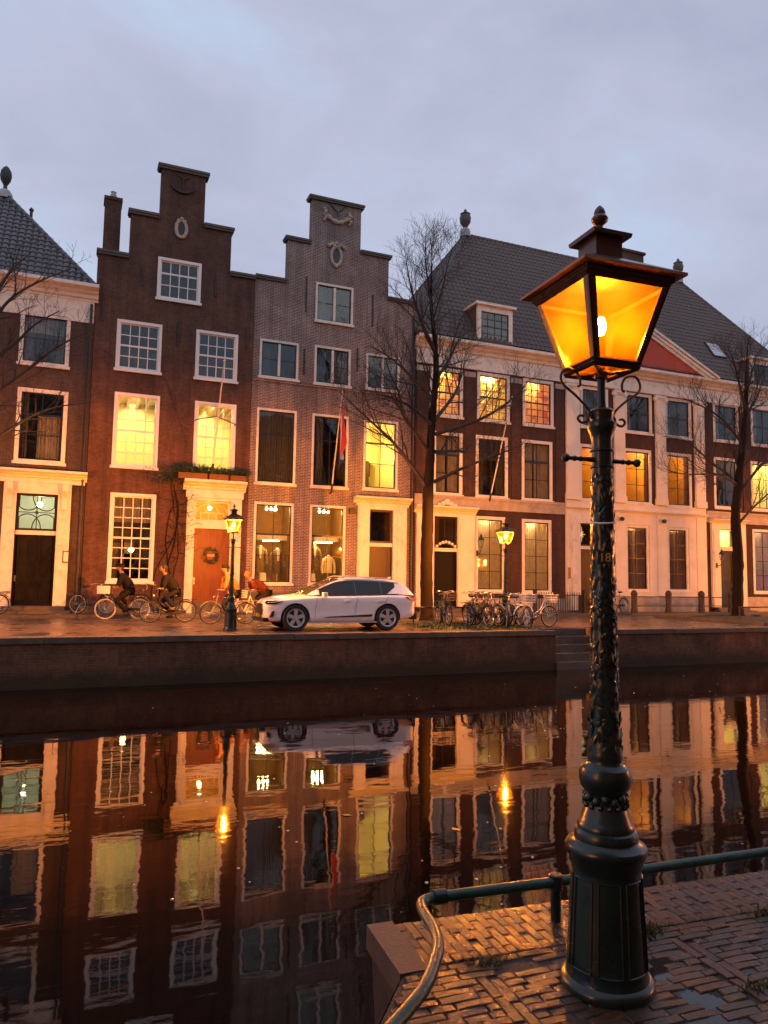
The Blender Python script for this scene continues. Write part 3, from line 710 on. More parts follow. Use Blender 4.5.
window(hD, D3[2], 4, u4(6), kind='a', light=(AMB, 1000), curt=(.0,1,ORANGEBLIND), meet=.5, **kd)
window(hD, D2[0], 2, (.33,.66), curt=[(.0,.48,SHEER),(.55,1,SHEER)], meet=.66, **kd)
window(hD, D2[1], 2, (.33,.66), curt=[(.0,.3,GREYCURT),(.7,1,GREYCURT)], meet=.66, **kd)
window(hD, D2[2], 2, (.33,.66), curt=[(.0,.42,SHEER),(.5,1,SHEER)], meet=.66, **kd)
window(hD, D1[0], 2, (.25,.5,.75), kind='w', light=((1,.6,.22), 520), curt=[(.0,1,SHEER,0,1)], **kd)
window(hD, D1[1], 2, (.25,.5,.75), kind='w', light=((1,.6,.22), 600), curt=[(.0,.96,SHEER)], **kd)
for i, r in enumerate(E3): window(hD, r, 2, (.5,), curt=[(.0,.9,GREYCURT,.6 if i else .3,1),(0,.3,SHEER)], meet=.5, **kd)
for i, r in enumerate(E2): window(hD, r, 2, (.33,.66), kind='ac', light=((1,.55,.12), (620,700,340)[i]), curt=[(.0,.14,BROWNCURT),(.86,1,BROWNCURT)], **kd)
for i, r in enumerate(E1): window(hD, r, 2, (.25,.5,.75), kind='w', light=((1,.5,.2), 130), curt=[(.0,.47,BROWNCURT,0,.93),(.53,1,BROWNCURT,0,.93),(0,1,SHEER,.9,1)], **kd)
for i, r in enumerate(F3): window(hD, r, 2, (.5,), curt=[(.1,.36,SHEER),(.6,.9,GREYCURT)], meet=.5, **kd)
window(hD, F2[0], 2, (.33,.66), kind='dc', light=((1,.5,.12), 120), curt=[(0,.3,GREYCURT)], **kd)
window(hD, F2[1], 3, (.33,.66), kind='yc', light=((1,.76,.24), 1100), **kd)
window(hD, F2[2], 2, (.33,.66), kind='d', **kd)
window(hD, F1[0], 2, (.25,.5,.75), kind='w', light=((1,.55,.25), 160), curt=[(0,1,SHEER,.45,1),(.0,1,BROWNCURT,0,.36)], **kd)
window(hD, F1[1], 2, (.25,.5,.75), kind='d', curt=[(0,.4,SHEER)], **kd)
# stone bands, plinth, pilasters
def part_boxes(name, mat, *bx):
    mb = MB()
    for b in bx: mb.box(*b)
    mb.build(name, mat, hD)
part_boxes('string_course', STONE, (DX0+.01,EX0-.01,Y0-.07,Y0-.003,4.95,5.42), (DX0+.01,EX0-.01,Y0-.12,Y0-.004,5.418,5.53)); part_boxes('string_course', STONE, (EX1+.01,DX1,Y0-.07,Y0-.003,5.0,5.5), (EX1+.01,DX1,Y0-.12,Y0-.004,5.498,5.62))
part_boxes('plinth', STONE, (17.55,EX0-.01,Y0-.08,Y0-.003,0,.75)); part_boxes('plinth', STONE, (34.95,DX1,Y0-.08,Y0-.003,0,.9))
for (x0, x1, zt_) in ((14.42,14.98,11.34),(17.0,17.52,11.34),(19.6,20.12,11.34),(22.2,22.7,11.34),(34.95,35.45,11.38),(37.85,38.3,11.38)):
    part_boxes('pilaster', BRD, (x0,x1,Y0-.06,Y0-.002,5.64,zt_)); part_boxes('capital', STONE, (x0-.03,x1+.03,Y0-.09,Y0-.001,zt_+.001,zt_+.25))
mb = MB()      # cream front of the middle section
P4 = [(22.80,23.62),(25.85,26.51),(28.62,29.28),(31.36,32.04)]
wall_grid(mb, [(EX0,EX1,.9,5.2)], [(r[0]-.002, r[1]+.002, r[2], r[3]) for r in E1]+[(23.0,25.1,.9,4.98)], Y0-.06, Y0-.004)
cornice(mb, EX0-.03, EX1+.03, 5.2, 5.36, .16, Y=Y0-.05)
mb.box(EX0, EX1, Y0-.07, Y0-.004, 5.362, 5.72)
for (x0, x1) in P4:
    pilaster(mb, x0, x1, 5.73, 11.72, .13, 0)
    mb.box(x0, x1, Y0-.11, Y0-.062, .92, 5.19)
    for sx in (x0-.03, x1+.03):      # ionic volutes
        mb.lathe([(.03,0),(.12,.0),(.12,.14),(.03,.14)], (sx, Y0-.06, 11.5), 12, 0, True, AXY)
mb.build('pilasters', PLASTER, hD)
mb = MB(); mb.box(EX0, 22.98, Y0-.1, Y0-.003, 0, .895); mb.box(25.15, EX1, Y0-.1, Y0-.003, 0, .895); mb.build('plinth', STONE, hD)
mb = MB()      # frieze and main cornice
mb.box(DX0+.01, DX1, Y0-.1, Y0-.003, 11.73, 12.35); mb.box(EX0-.05, EX1+.05, Y0-.16, Y0-.102, 11.74, 12.33)
cornice(mb, DX0-.05, EX0-.06, 12.35, 12.98, .55); cornice(mb, EX1+.06, DX1+.1, 12.35, 12.98, .55); cornice(mb, EX0-.06, EX1+.06, 12.352, 12.93, .62)
mb.build('cornice', WHITE, hD)
# pediment
xm = (EX0+EX1)/2; zt = 15.35; hw = (EX1-EX0)/2+.55
mb = MB()
mb.prism([(xm-hw+.8,12.94),(xm+hw-.8,12.94),(xm,zt-.35)], Y0-.50, Y0+.2, 1)
ang = math.atan2(zt-12.95, hw)
for sgn in (-1, 1):
    for (off, th, o0) in ((.0,.16,.74),(-.16,.16,.66),(-.32,.2,.58)):
        a = Vector((xm+sgn*hw, 0, 12.96+off)); b = Vector((xm, 0, zt+off))
        poly = [(a.x, max(a.z-th/2, 12.94)), (a.x, max(a.z+th/2, 12.945)), (b.x, b.z+th/2), (b.x, b.z-th/2)]
        if off < 0:
            t = min(1, (-off+th/2)/(zt-12.95)); poly[0] = (xm+sgn*hw*(1-t), 12.945); poly[1] = (xm+sgn*hw*(1-max(0, (-off-th/2)/(zt-12.95))), 12.946)
        if sgn < 0: poly = poly[::-1]
        mb.prism(poly, Y0-o0, Y0+.3+.01*sgn, 0)
# roof of the pediment running back into the main roof
ped = mb.build('pediment', [WHITE, REDPAINT], hD)
# main roof
e0 = 13.0; rz = 21.1; Ym = 36.0
mb = MB()
FL, FR, BR_, BL_ = (DX0-.1,Y0-.5,e0), (DX1+.2,Y0-.5,e0), (DX1+.2,41.5,e0), (DX0-.1,41.5,e0); al = (19.68,Ym,rz); ar = (35.4,Ym,rz)
tiled(mb, FL, FR, ar, al, .27, .36, .08); tiled(mb, FR, BR_, ar, ar, .27, .36, .08); tiled(mb, BL_, FL, al, al, .27, .36, .08); tiled(mb, BR_, BL_, al, ar, .27, .36, .08)
for a, b in ((FL,al),(FR,ar),(BR_,ar),(BL_,al),(al,ar)): ridge_tiles(mb, a, b, .13)
tiled(mb, (xm-hw,Y0-.6,12.98),(xm-hw,Y0+2.2,12.98),(xm,Y0+2.2,zt+.06),(xm,Y0-.6,zt+.06)); tiled(mb, (xm+hw,Y0+2.2,12.98),(xm+hw,Y0-.6,12.98),(xm,Y0-.6,zt+.06),(xm,Y0+2.2,zt+.06))
rfD = mb.build('roof', TILEBR, hD)
for px_ in (al, ar):
    mb = MB(); mb.lathe([(.3,rz-.1),(.28,rz+.3),(.16,rz+.42)], (px_[0],Ym,0), 12, 1)
    mb.lathe([(.1,rz+.42),(.16,rz+.55),(.3,rz+.75),(.33,rz+1.05),(.26,rz+1.2),(.3,rz+1.26),(.1,rz+1.38),(.08,rz+1.5),(.01,rz+1.58)], (px_[0],Ym,0), 16); mb.build('finial', [DSTONE, LEAD], rfD)
mb = MB(); mb.box(30.5,32.1, Ym-.5, Ym+.5, rz-.6, rz+.95); mb.box(30.4,32.2, Ym-.6, Ym+.6, rz+.95, rz+1.1); mb.build('chimney', BRB, rfD)
def dormer(x0, x1, z0, z1, y):
    mb = MB(); e = .004
    mb.box(x0, x0+.22, y, y+.12, z0, z1); mb.box(x1-.22, x1, y, y+.12, z0, z1); mb.box(x0+.22, x1-.22, y, y+.12, z1-.28, z1); mb.box(x0+.22, x1-.22, y, y+.12, z0, z0+.12)
    mb.box(x0+.02, x0+.08, y+.121, y+1.75, z0+.02, z1-.02, 1); mb.box(x1-.08, x1-.02, y+.121, y+1.75, z0+.02, z1-.02, 1)
    mb.box(x0-.14, x1+.14, y-.16, y+1.8, z1, z1+.12)
    a, b, c, d = x0+.22, x1-.22, z0+.12, z1-.28
    mb.box(a, a+.05, y+.03, y+.08, c, d, 2); mb.box(b-.05, b, y+.03, y+.08, c, d, 2); mb.box(a+.05, b-.05, y+.03, y+.08, d-.05, d, 2); mb.box(a+.05, b-.05, y+.03, y+.08, c, c+.05, 2)
    for i in (1,2,3): x = a+(b-a)*i/4; mb.box(x-.014, x+.014, y+.035, y+.075, c+.05, d-.05, 2)
    for i in (1,2,3): z = c+(d-c)*i/4; w = .03 if i == 2 else .014; mb.box(a+.05, b-.05, y+.038, y+.072, z-w, z+w, 2)
    mb.box(a, b, y+.5, y+.52, c, d, 3)
    o = mb.build('dormer', [WHITE, TILEBR, DARKW, GREYCURT], hD)
    p = MB(); p.box(a+.02, b-.02, y+.055, y+.06, c+.02, d-.02); p.build('pane', GLASS, o)
dormer(17.42, 19.40, 13.0, 14.86, Y0-.42); dormer(35.4, 37.6, 13.0, 14.55, Y0-.40)
# skylight lying on the slope
sl = math.atan2(rz-e0, Ym-Y0+.5); RX = Matrix.Rotation(sl, 3, 'X')
yc = 31.95; zc = e0+(yc-Y0+.5)*math.tan(sl)
mb = MB(); nrm = Vector((0,-math.sin(sl),math.cos(sl)))
mb.obox(Vector((34.05,yc,zc))+nrm*.07, (1.0,1.25,.14), RX); mb.obox(Vector((34.05,yc,zc))+nrm*.145, (.84,1.08,.015), RX, 1)
mb.build('skylight', [BLACKPL, M('roof_glass', (.5,.53,.57), .06, .02, 1., spec=1.)], rfD)
# doors of the mansion
def portico(x0, x1, o0, o1, zb, zt, ztr, ztop, dm, leaves, cornice_top=None):
    mb = MB()
    mb.box(x0, o0, Y0-.16, Y0+.1, zb, ztop-.02); mb.box(o1, x1, Y0-.16, Y0+.1, zb, ztop-.02); mb.box(o0, o1, Y0-.16, Y0+.1, zt, ztop-.02); mb.box(o0, o1, Y0-.05, Y0+.1, ztr-.1, ztr+.06)
    for (a, b) in ((x0+.08,o0-.1),(o1+.1,x1-.08)):
        if b-a > .12: mb.box(a, b, Y0-.2, Y0-.162, zb+.7, ztop-.4); mb.box(a-.04, b+.04, Y0-.2, Y0-.163, zb, zb+.5)
    if cornice_top: cornice(mb, x0-.1, x1+.1, ztop-.02, cornice_top, .38)
    return mb
mb = portico(14.46, 17.5, 15.36, 16.62, .28, 4.53, 3.0, 4.68, BLACKP, 1, 5.0)
for i in range(9):      # carved hood over the door and crest on the cornice
    t = i/8; mb.ball((15.36+1.26*t, Y0-.12, 3.02+.32*math.sin(PI*t)), .075, 0, 8, 6)
for (dx, dz, r) in ((0,.2,.16),(-.22,.1,.12),(.22,.1,.12),(-.42,.03,.1),(.42,.03,.1)): mb.ball((15.98+dx, Y0-.22, 5.02+dz), r, 0, 8, 6)
mb.build('door_surround', PLASTER, hD)
panel_door(hD, 15.36, 16.62, .29, 2.88, BLACKP, 1)
def transom(x0, x1, z0, z1, lit, cols=2, mat=DARKW, roomm=ROOMD):
    mb = MB()
    for (a, b, c, d) in ((x0,x0+.07,z0,z1),(x1-.07,x1,z0,z1),(x0+.07,x1-.07,z0,z0+.07),(x0+.07,x1-.07,z1-.07,z1)): mb.box(a+.003, b-.003, Y0+.03, Y0+.09, c+.003, d-.003)
    for i in range(1, cols): x = x0+(x1-x0)*i/cols; mb.box(x-.02, x+.02, Y0+.04, Y0+.08, z0+.07, z1-.07)
    o = mb.build('transom_window', mat, hD)
    p = MB(); p.box(x0+.05, x1-.05, Y0+.055, Y0+.06, z0+.05, z1-.05); p.build('pane', GLASS, o)
    p = MB(); a, b, c, d, f, g = x0-.15, x1+.15, z0-.15, z1+.2, Y0+.37, Y0+2.2
    p.face([(a,g,c),(b,g,c),(b,g,d),(a,g,d)]); p.face([(a,f,c),(a,g,c),(a,g,d),(a,f,d)]); p.face([(b,f,c),(b,g,c),(b,g,d),(b,f,d)]); p.face([(a,f,d),(b,f,d),(b,g,d),(a,g,d)]); p.face([(a,f,c),(b,f,c),(b,g,c),(a,g,c)])
    p.build('hall', roomm, o)
    if lit: s = MB(); s.ball(((x0+x1)/2, Y0+1.0, z1-.05), .09); s.build('hall_lamp', emit_mat('hall_glow', lit[0], lit[1]), o)
    return o
transom(15.36, 16.62, 3.2, 4.52, None)
mb = portico(22.98, 25.12, 23.40, 24.80, .18, 4.56, 3.35, 4.98, BLACKP, 1); mb.build('door_surround', WHITE, hD)
panel_door(hD, 23.40, 24.80, .19, 3.25, BROWND, 1)
o = transom(23.40, 24.80, 3.42, 4.55, None, 1)
mb = MB()       # paper star hanging in the fanlight
pts = []
for i in range(16):
    r = (.34, .07, .2, .07)[i % 4]; a = PI/2+2*PI*i/16; pts.append((24.08+r*.8*math.cos(a), 4.03+r*1.15*math.sin(a)))
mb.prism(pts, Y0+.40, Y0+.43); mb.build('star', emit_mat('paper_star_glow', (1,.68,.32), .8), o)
mb = portico(32.4, 34.92, 32.98, 34.2, .34, 4.65, 3.55, 4.98, DARKW, 1, 5.18); mb.build('door_surround', PLASTER, hD)
panel_door(hD, 32.98, 34.2, .35, 3.44, DARKW, 1)
transom(32.98, 34.2, 3.62, 4.64, ((1,.72,.2), 800), 1, WHITE, ROOMY)
mb = MB(); mb.box(14.4,17.6, Y0-.5, Y0-.17, 0, .14); mb.box(14.6,17.4, Y0-.33, Y0-.165, .14, .27); mb.build('doorstep', DSTONE, hD)
mb = MB(); mb.box(22.9,25.1, Y0-.5, Y0-.17, 0, .17); mb.build('doorstep', DSTONE, hD)
mb = MB(); mb.box(32.3,35.0, Y0-.7, Y0-.22, 0, .17); mb.box(32.5,34.8, Y0-.42, Y0-.215, .17, .33); mb.build('doorstep', DSTONE, hD)
mb = MB(); mb.box(22.86,23.2, Y0-.15, Y0-.115, 1.75, 2.3); mb.build('name_plate', M('brass_plate', (.35,.16,.05), .4, .2, 5., metal=.6), hD)
for x in (26.15, 28.95): 
    mb = MB(); mb.lathe([(.02,0),(.1,.02),(.12,.12),(.06,.22)], (x, Y0-.14, 4.88), 10, 0, True, AXY); mb.build('wall_vent', IRON, hD)

# ------------------------------------------------------------------ ground, quays, water
mb = MB(); mb.box(-400, 400, -300, 500, -4.2, -4.0); struct(mb, 'ground', SOIL)
# water
mw, nt, b = base('canal_water')
b.inputs['Base Color'].default_value = (.005,.002,.0008,1); b.inputs['Roughness'].default_value = .025; b.inputs['IOR'].default_value = 1.66
v = coords(nt, (.55, 1.1, 1)); n1 = N(nt, 'ShaderNodeTexNoise', Scale=1.1, Detail=3., Roughness=.5); L(nt, v, n1.inputs['Vector'])
v2 = coords(nt, (3., 9., 1)); n2 = N(nt, 'ShaderNodeTexNoise', Scale=1.3, Detail=2., Roughness=.5); L(nt, v2, n2.inputs['Vector'])
# patches of livelier ripples
n3 = N(nt, 'ShaderNodeTexNoise', Scale=.22, Detail=2.); L(nt, coords(nt, (.5,1,1)), n3.inputs['Vector'])
mk = ramp(nt, n3.outputs['Fac'], [(.48, 0.05), (.62, 1.)])
mu = N(nt, 'ShaderNodeMath', operation='MULTIPLY'); L(nt, n2.outputs['Fac'], mu.inputs[0]); L(nt, mk, mu.inputs[1])
m2_ = N(nt, 'ShaderNodeMath', operation='MULTIPLY'); L(nt, mu.outputs[0], m2_.inputs[0]); m2_.inputs[1].default_value = .16
n5 = N(nt, 'ShaderNodeTexNoise', Scale=1., Detail=3., Roughness=.6); L(nt, coords(nt, (9., 16., 1)), n5.inputs['Vector'])
m5 = N(nt, 'ShaderNodeMath', operation='MULTIPLY_ADD'); L(nt, n5.outputs['Fac'], m5.inputs[0]); m5.inputs[1].default_value = .022; L(nt, m2_.outputs[0], m5.inputs[2])
ad = N(nt, 'ShaderNodeMath', operation='ADD'); L(nt, n1.outputs['Fac'], ad.inputs[0]); L(nt, m5.outputs[0], ad.inputs[1])
bp = N(nt, 'ShaderNodeBump', Strength=.10, Distance=.06); L(nt, ad.outputs[0], bp.inputs['Height']); L(nt, bp.outputs['Normal'], b.inputs['Normal'])
WZ = -1.25
mb = MB(); mb.face([(-150,-12,WZ),(200,-12,WZ),(200,20.9,WZ),(-150,20.9,WZ)]); struct(mb, 'water', mw)
# far quay wall with a stair recess
SX0, SX1, QY = 14.6, 16.7, 20.42
mb = MB(); wall_grid(mb, [(-150,200,-3,-.14)], [(SX0,SX1,-3,-.14)], QY, QY+.5)
tag(mb.build('quay_wall', BRQ), 'long brown brick quay wall along the far side of the canal', 'wall')
mb = MB()
x = -150.
x = -40.
while x < 75:
    l = rnd.uniform(.9,1.5); a, b_ = x, x+l-.012
    for (c, d) in ((a, min(b_, SX0-.01)), (max(a, SX1+.01), b_)):
        if d-c > .1: dz = rnd.uniform(-.008,.006); dy = rnd.uniform(-.012,.008); mb.box(c, d, QY-.05+dy, QY+.42, -.14, .010+dz)
    x += l
mb.box(-150, -40.02, QY-.05, QY+.42, -.14, .01); mb.box(75.6, 200, QY-.05, QY+.42, -.14, .01)
tag(mb.build('quay_coping', DSTONE), kind='structure')
mb = MB()
for i, (y, z) in enumerate(((21.62,-.02),(21.3,-.27),(20.98,-.52),(20.66,-.77),(20.36,-1.02))):
    mb.box(SX0+.005, SX1-.005, y-.02 if i else y, y+.4 if i else y+.2, z-.30, z)
mb.box(SX0-.4, SX0, QY+.51, 21.9, -2, -.02); mb.box(SX1, SX1+.4, QY+.51, 21.9, -2, -.02); mb.box(SX0+.002, SX1-.002, 20.3, 20.75, -2.5, -1.33)
tag(mb.build('water_stairs', DSTONE), 'short stone stair cut into the far quay wall down to the water', 'stairs')
# far street with pavement
mb = MB()
for (x0, x1, y0, y1) in ((-150,SX0-.2,QY+.43,29.3),(SX0-.2,SX1+.2,21.85,29.3),(SX1+.2,200,QY+.43,29.3)): mb.face([(x0,y0,0),(x1,y0,0),(x1,y1,0),(x0,y1,0)])
struct(mb, 'street', BRROAD)
mb = MB(); mb.face([(-150,29.42,.1),(200,29.42,.1),(200,Y0+.1,.1),(-150,Y0+.1,.1)]); struct(mb, 'pavement', BRPAV)
mb = MB(); mb.box(-150, 200, 29.3, 29.42, -.1, .104); struct(mb, 'kerb', DSTONE)
# soft strip with moss under the first tree, earth island under the second
def mound(name, x0, x1, y0, y1, z, mat, label=None):
    mb = MB(); nx, ny = int((x1-x0)*6), int((y1-y0)*6); V = []
    for j in range(ny+1):
        for i in range(nx+1):
            u, w = i/nx, j/ny
            ed = min(1, 6*min(u,1-u))*min(1, 6*min(w,1-w))
            V.append((x0+(x1-x0)*u, y0+(y1-y0)*w, .003+z*ed*(.6+.4*math.sin(x0+7*u+3*w)*math.cos(9*w+u*5))+rnd.uniform(0,.02)*ed))
    mb.idx(V, [(j*(nx+1)+i, j*(nx+1)+i+1, (j+1)*(nx+1)+i+1, (j+1)*(nx+1)+i) for j in range(ny) for i in range(nx)], 0, True)
    return tag(mb.build(name, mat), kind='structure')
mound('verge', 10.5, 14.5, 20.9, 26.2, .07, MOSS)
mb = MB(); mb.box(25.0, 34, 21.35, 21.47, 0, .13); mb.box(25.0, 34, 27.2, 27.32, 0, .13); mb.box(25.0, 25.12, 21.47, 27.2, 0, .131); struct(mb, 'kerb', DSTONE)
mound('tree_bed', 25.12, 34, 21.47, 27.2, .12, SOIL)
# grass tufts on the verge
mb = MB()
for i in range(1500):
    x = rnd.uniform(10.6,14.4); y = rnd.uniform(20.95,24.5); h = rnd.uniform(.04,.12); a = rnd.uniform(0,6.3); dx, dy = .012*math.cos(a), .012*math.sin(a)
    mb.face([(x-dx,y-dy,.03),(x+dx,y+dy,.03),(x+rnd.uniform(-.05,.05),y+rnd.uniform(-.05,.05),.04+h)])
tag(mb.build('grass', M('verge_grass', (.06,.075,.02), .7, .4, 3.), recalc=False), kind='stuff')

# ---- near quay: bricks, coping, wall
AXP = Vector((1.36,3.32)); e1 = Vector((math.cos(R(-3.2)), math.sin(R(-3.2)))); e2 = Vector((-math.sin(R(-3.2))*-1, -math.cos(R(-3.2))))
e2 = Vector((e1.y, -e1.x))
def st(s, t): p = AXP+e1*s+e2*t; return p.x, p.y
EDGE = [(0,0),(-.01,.42),(-.26,.78),(-.5,1.15),(-1.2,2.2),(-2.6,3.1),(-6,3.6),(-30,4.2)]     # left edge in (s,t)
def left_s(t):
    for (s0, t0), (s1, t1) in zip(EDGE, EDGE[1:]):
        if t0 <= t <= t1: return s0+(s1-s0)*(t-t0)/(t1-t0)
    return -30
PUD = [(1.02,.98,.07,.10),(1.0,.76,.05,.10),(1.08,.62,.06,.08),(.93,1.10,.10,.05),(1.42,1.10,.11,.035),(1.13,.50,.05,.04),(1.55,1.2,.12,.04)]      # s,t,rs,rt
lamp_xy = Vector((2.055,2.539))
def dip(s, t):
    d = 0
    for (a, b_, ra, rb) in PUD:
        q = ((s-a)/ra)**2+((t-b_)/rb)**2
        d = max(d, math.exp(-q*.9))
    return d
def paver(mb, s, t, l, w, ang=0., lift=0.):
    """a worn clinker: long axis l along s turned by ang"""
    z = lift+rnd.gauss(0,.0014)-.016*dip(s, t)+.002*math.sin(5*s+2*t)
    ca, sa = math.cos(ang), math.sin(ang); tx, ty = rnd.gauss(0,.009), rnd.gauss(0,.02)
    top = []; low = []; c = .0022+rnd.random()*.002
    for (a, b_) in ((-1,-1),(0,-1),(1,-1),(1,1),(0,1),(-1,1)):
        ja, jb = rnd.uniform(-.003,.003), rnd.uniform(-.002,.002)
        for (q, h, lst) in ((c, 0, top), (0, -.005, low)):
            u = a*(l/2-q)+ja; v_ = b_*(w/2-q)+jb
            x, y = st(s+u*ca-v_*sa, t+u*sa+v_*ca)
            lst.append((x, y, z+h+u*tx+v_*ty+(.0015 if a == 0 else 0)))
    bot = [(p[0],p[1],p[2]-.05) for p in low]
    mb.t = rnd.uniform(.02,1)
    mb.idx(top+low+bot, [(0,1,2,3,4,5)]+[(6+i,6+(i+1)%6,(i+1)%6,i) for i in range(6)]+[(12+i,12+(i+1)%6,6+(i+1)%6,6+i) for i in range(6)])
mb = MB()
s = .12
while s < 9:            # first band: bricks at right angles to the water
    k = int(s/.0435)
    off = .0 if k % 2 else -.1
    for j in range(4):
        l = .163; t = .083+off*.85+.168*j
        t0, t1 = max(t-l/2, .005), min(t+l/2, .40)
        if t1-t0 > .05: paver(mb, s, (t0+t1)/2, t1-t0, .0412, PI/2+rnd.gauss(0,.02))
    s += .0435
t = .43; row = 0
while t < 3.4:
    segs = [(left_s(t)+.03, .252), (.348, 1.232), (1.330, 9.)] if t > .53 else [(left_s(t)+.03, 9.)]
    for (sa, sb_) in segs:
        s = sa-.083*(row % 2)-rnd.uniform(0,.03)
        while s < sb_:
            l = rnd.choice((.165,.165,.17,.16,.10))
            a, b_ = max(s, sa), min(s+l, sb_); p = (a+b_)/2
            near = (Vector(st(p, t))-lamp_xy).length
            hole = abs(p-.46) < .09 and abs(t-.50) < .05
            if b_-a > .03 and near > .12 and not hole:
                wild = .10 if near < .28 else (.07 if (.2 < p < .75 and t < .62) else .012)
                paver(mb, p, t, b_-a-.003, .0425, rnd.gauss(0, wild))
            s += l+.004
    t += .0455; row += 1
for q in (.30,1.28):        # soldier courses running away from the water
    t = .52
    while t < 3.3:
        l = .165; paver(mb, q-.023, t+l/2, l, .043, PI/2+rnd.gauss(0,.02)); paver(mb, q+.024, t+l/2+.05, l, .043, PI/2+rnd.gauss(0,.02)); t += l+.008
def paver_mat():
    m, nt, b = base('wet_clinker')
    at = N(nt, 'ShaderNodeAttribute', attribute_name='tone')
    c = ramp(nt, at.outputs['Fac'], [(0, (.025,.015,.010)), (.35, (.055,.026,.015)), (.6, (.075,.030,.015)), (.8, (.048,.030,.021)), (1, (.10,.038,.016))])
    v = coords(nt); n = N(nt, 'ShaderNodeTexNoise', Scale=22., Detail=8., Roughness=.7); L(nt, v, n.inputs['Vector'])
    c = mix(nt, .75, c, ramp(nt, n.outputs['Fac'], [(.3, .45), (.7, 1.35)]), 'MULTIPLY')
    n2 = N(nt, 'ShaderNodeTexNoise', Scale=2.3, Detail=7., Roughness=.65); L(nt, v, n2.inputs['Vector'])
    c = mix(nt, ramp(nt, n2.outputs['Fac'], [(.52, 0.), (.68, .45)]), c, (.05,.045,.018))
    L(nt, c, b.inputs['Base Color'])
    L(nt, ramp(nt, n2.outputs['Fac'], [(.35, .11), (.62, .36)]), b.inputs['Roughness'])
    n3 = N(nt, 'ShaderNodeTexNoise', Scale=70., Detail=6., Roughness=.65); L(nt, v, n3.inputs['Vector'])
    bp = N(nt, 'ShaderNodeBump', Strength=.55, Distance=.006); L(nt, n3.outputs['Fac'], bp.inputs['Height']); L(nt, bp.outputs['Normal'], b.inputs['Normal'])
    return m
struct(mb, 'paving', paver_mat())
# earth under the joints
mb = MB()
E_ = [st(a, b_) for a, b_ in EDGE]
poly = [(x, y, -.006) for x, y in E_]+[(-30,-30,-.006),(60,-30,-.006),(*st(60,0),-.006)]
mb.face(poly); struct(mb, 'bedding', M('joint_earth', (.022,.018,.012), .75, .5, 12., .8, 60.))
mb = MB(); mb.face([(*st(9,.0),-.004),(*st(60,0),-.004),(60,-25,-.004),(*st(9,24),-.004)]); mb.face([(*st(-30,4.3),-.004),(*st(9,3.42),-.004),(*st(9,24),-.004),(-30,-25,-.004)]); struct(mb, 'near_street', BRPAV)
# quay face below (slightly battered)
mb = MB()
out = [st(60,-.02)]+[st(0,-.02)]+[st(a-.02, b_) for a, b_ in EDGE[1:]]
def ringz(d, z):
    r = []
    for i, p in enumerate(out):
        p = Vector(p); a = Vector(out[max(i-1,0)]); c = Vector(out[min(i+1,len(out)-1)]); tdir = (c-a).normalized(); nn = Vector((-tdir.y, tdir.x))
        q = p-nn*d*(1 if True else 1); r.append((q.x, q.y, z))
    return r
rings = [ringz(0,-.03), ringz(.0,-.10), ringz(-.10,-.55), ringz(-.12,-3)]
for a, c in zip(rings, rings[1:]):
    for i in range(len(a)-1): mb.face([a[i], a[i+1], c[i+1], c[i]])
tag(mb.build('quay_wall', M('damp_quay_stone', (.04,.022,.015), .55, .4, 3., .3, 30., dirt=.5)), 'dark battered wall at the water edge below the near brick quay', 'wall')
mb = MB()
cs = [st(-.025,-.02), st(.10,-.02), st(.10,.43), st(-.03,.43)]
top = [(x,y,.006) for x,y in cs]; bot = [(x,y,-.1) for x,y in cs]
mb.face(top); 
for i in range(4): mb.face([top[i], top[(i+1)%4], bot[(i+1)%4], bot[i]])
tag(mb.build('coping_stone', M('worn_coping', (.075,.047,.036), .45, .25, 5., .3, 40., dirt=.4)), 'flat grey corner stone at the canal edge of the brick quay', 'stone')
# puddles
mp_, nt, b = base('puddle_water'); b.inputs['Base Color'].default_value = (.02,.014,.010,1); b.inputs['Roughness'].default_value = .02; b.inputs['IOR'].default_value = 1.45
mb = MB()
n = 40
gs = {}
for i in range(110):
    for j in range(110):
        s = .55+1.3*i/110; t = .3+1.35*j/110
        if dip(s+.006, t+.006) > .30+.25*math.sin(23*s+11*t)*math.sin(17*t-9*s)*.6:
            mb.face([(*st(s,t),-.0045),(*st(s+1.3/110,t),-.0045),(*st(s+1.3/110,t+1.35/110),-.0045),(*st(s,t+1.35/110),-.0045)])
struct(mb, 'puddle_water', mp_)
# weeds and moss in the joints
mb = MB()
for (cs_, ct_, nn_) in ((.34,.45,90),(1.17,.42,260),(1.1,.34,90),(.2,1.0,40),(1.3,.95,60),(1.9,.43,120),(2.6,.44,90)):
    for i in range(nn_):
        s = rnd.gauss(cs_,.05); t = rnd.gauss(ct_,.022); x, y = st(s, t); a = rnd.uniform(0,6.3); h = rnd.uniform(.01,.035); w = rnd.uniform(.003,.007)
        mb.face([(x-w*math.cos(a),y-w*math.sin(a),-.004),(x+w*math.cos(a),y+w*math.sin(a),-.004),(x+rnd.gauss(0,.015),y+rnd.gauss(0,.015),h)])
tag(mb.build('weeds', M('joint_moss', (.05,.06,.018), .7, .4, 9.), recalc=False), kind='stuff')

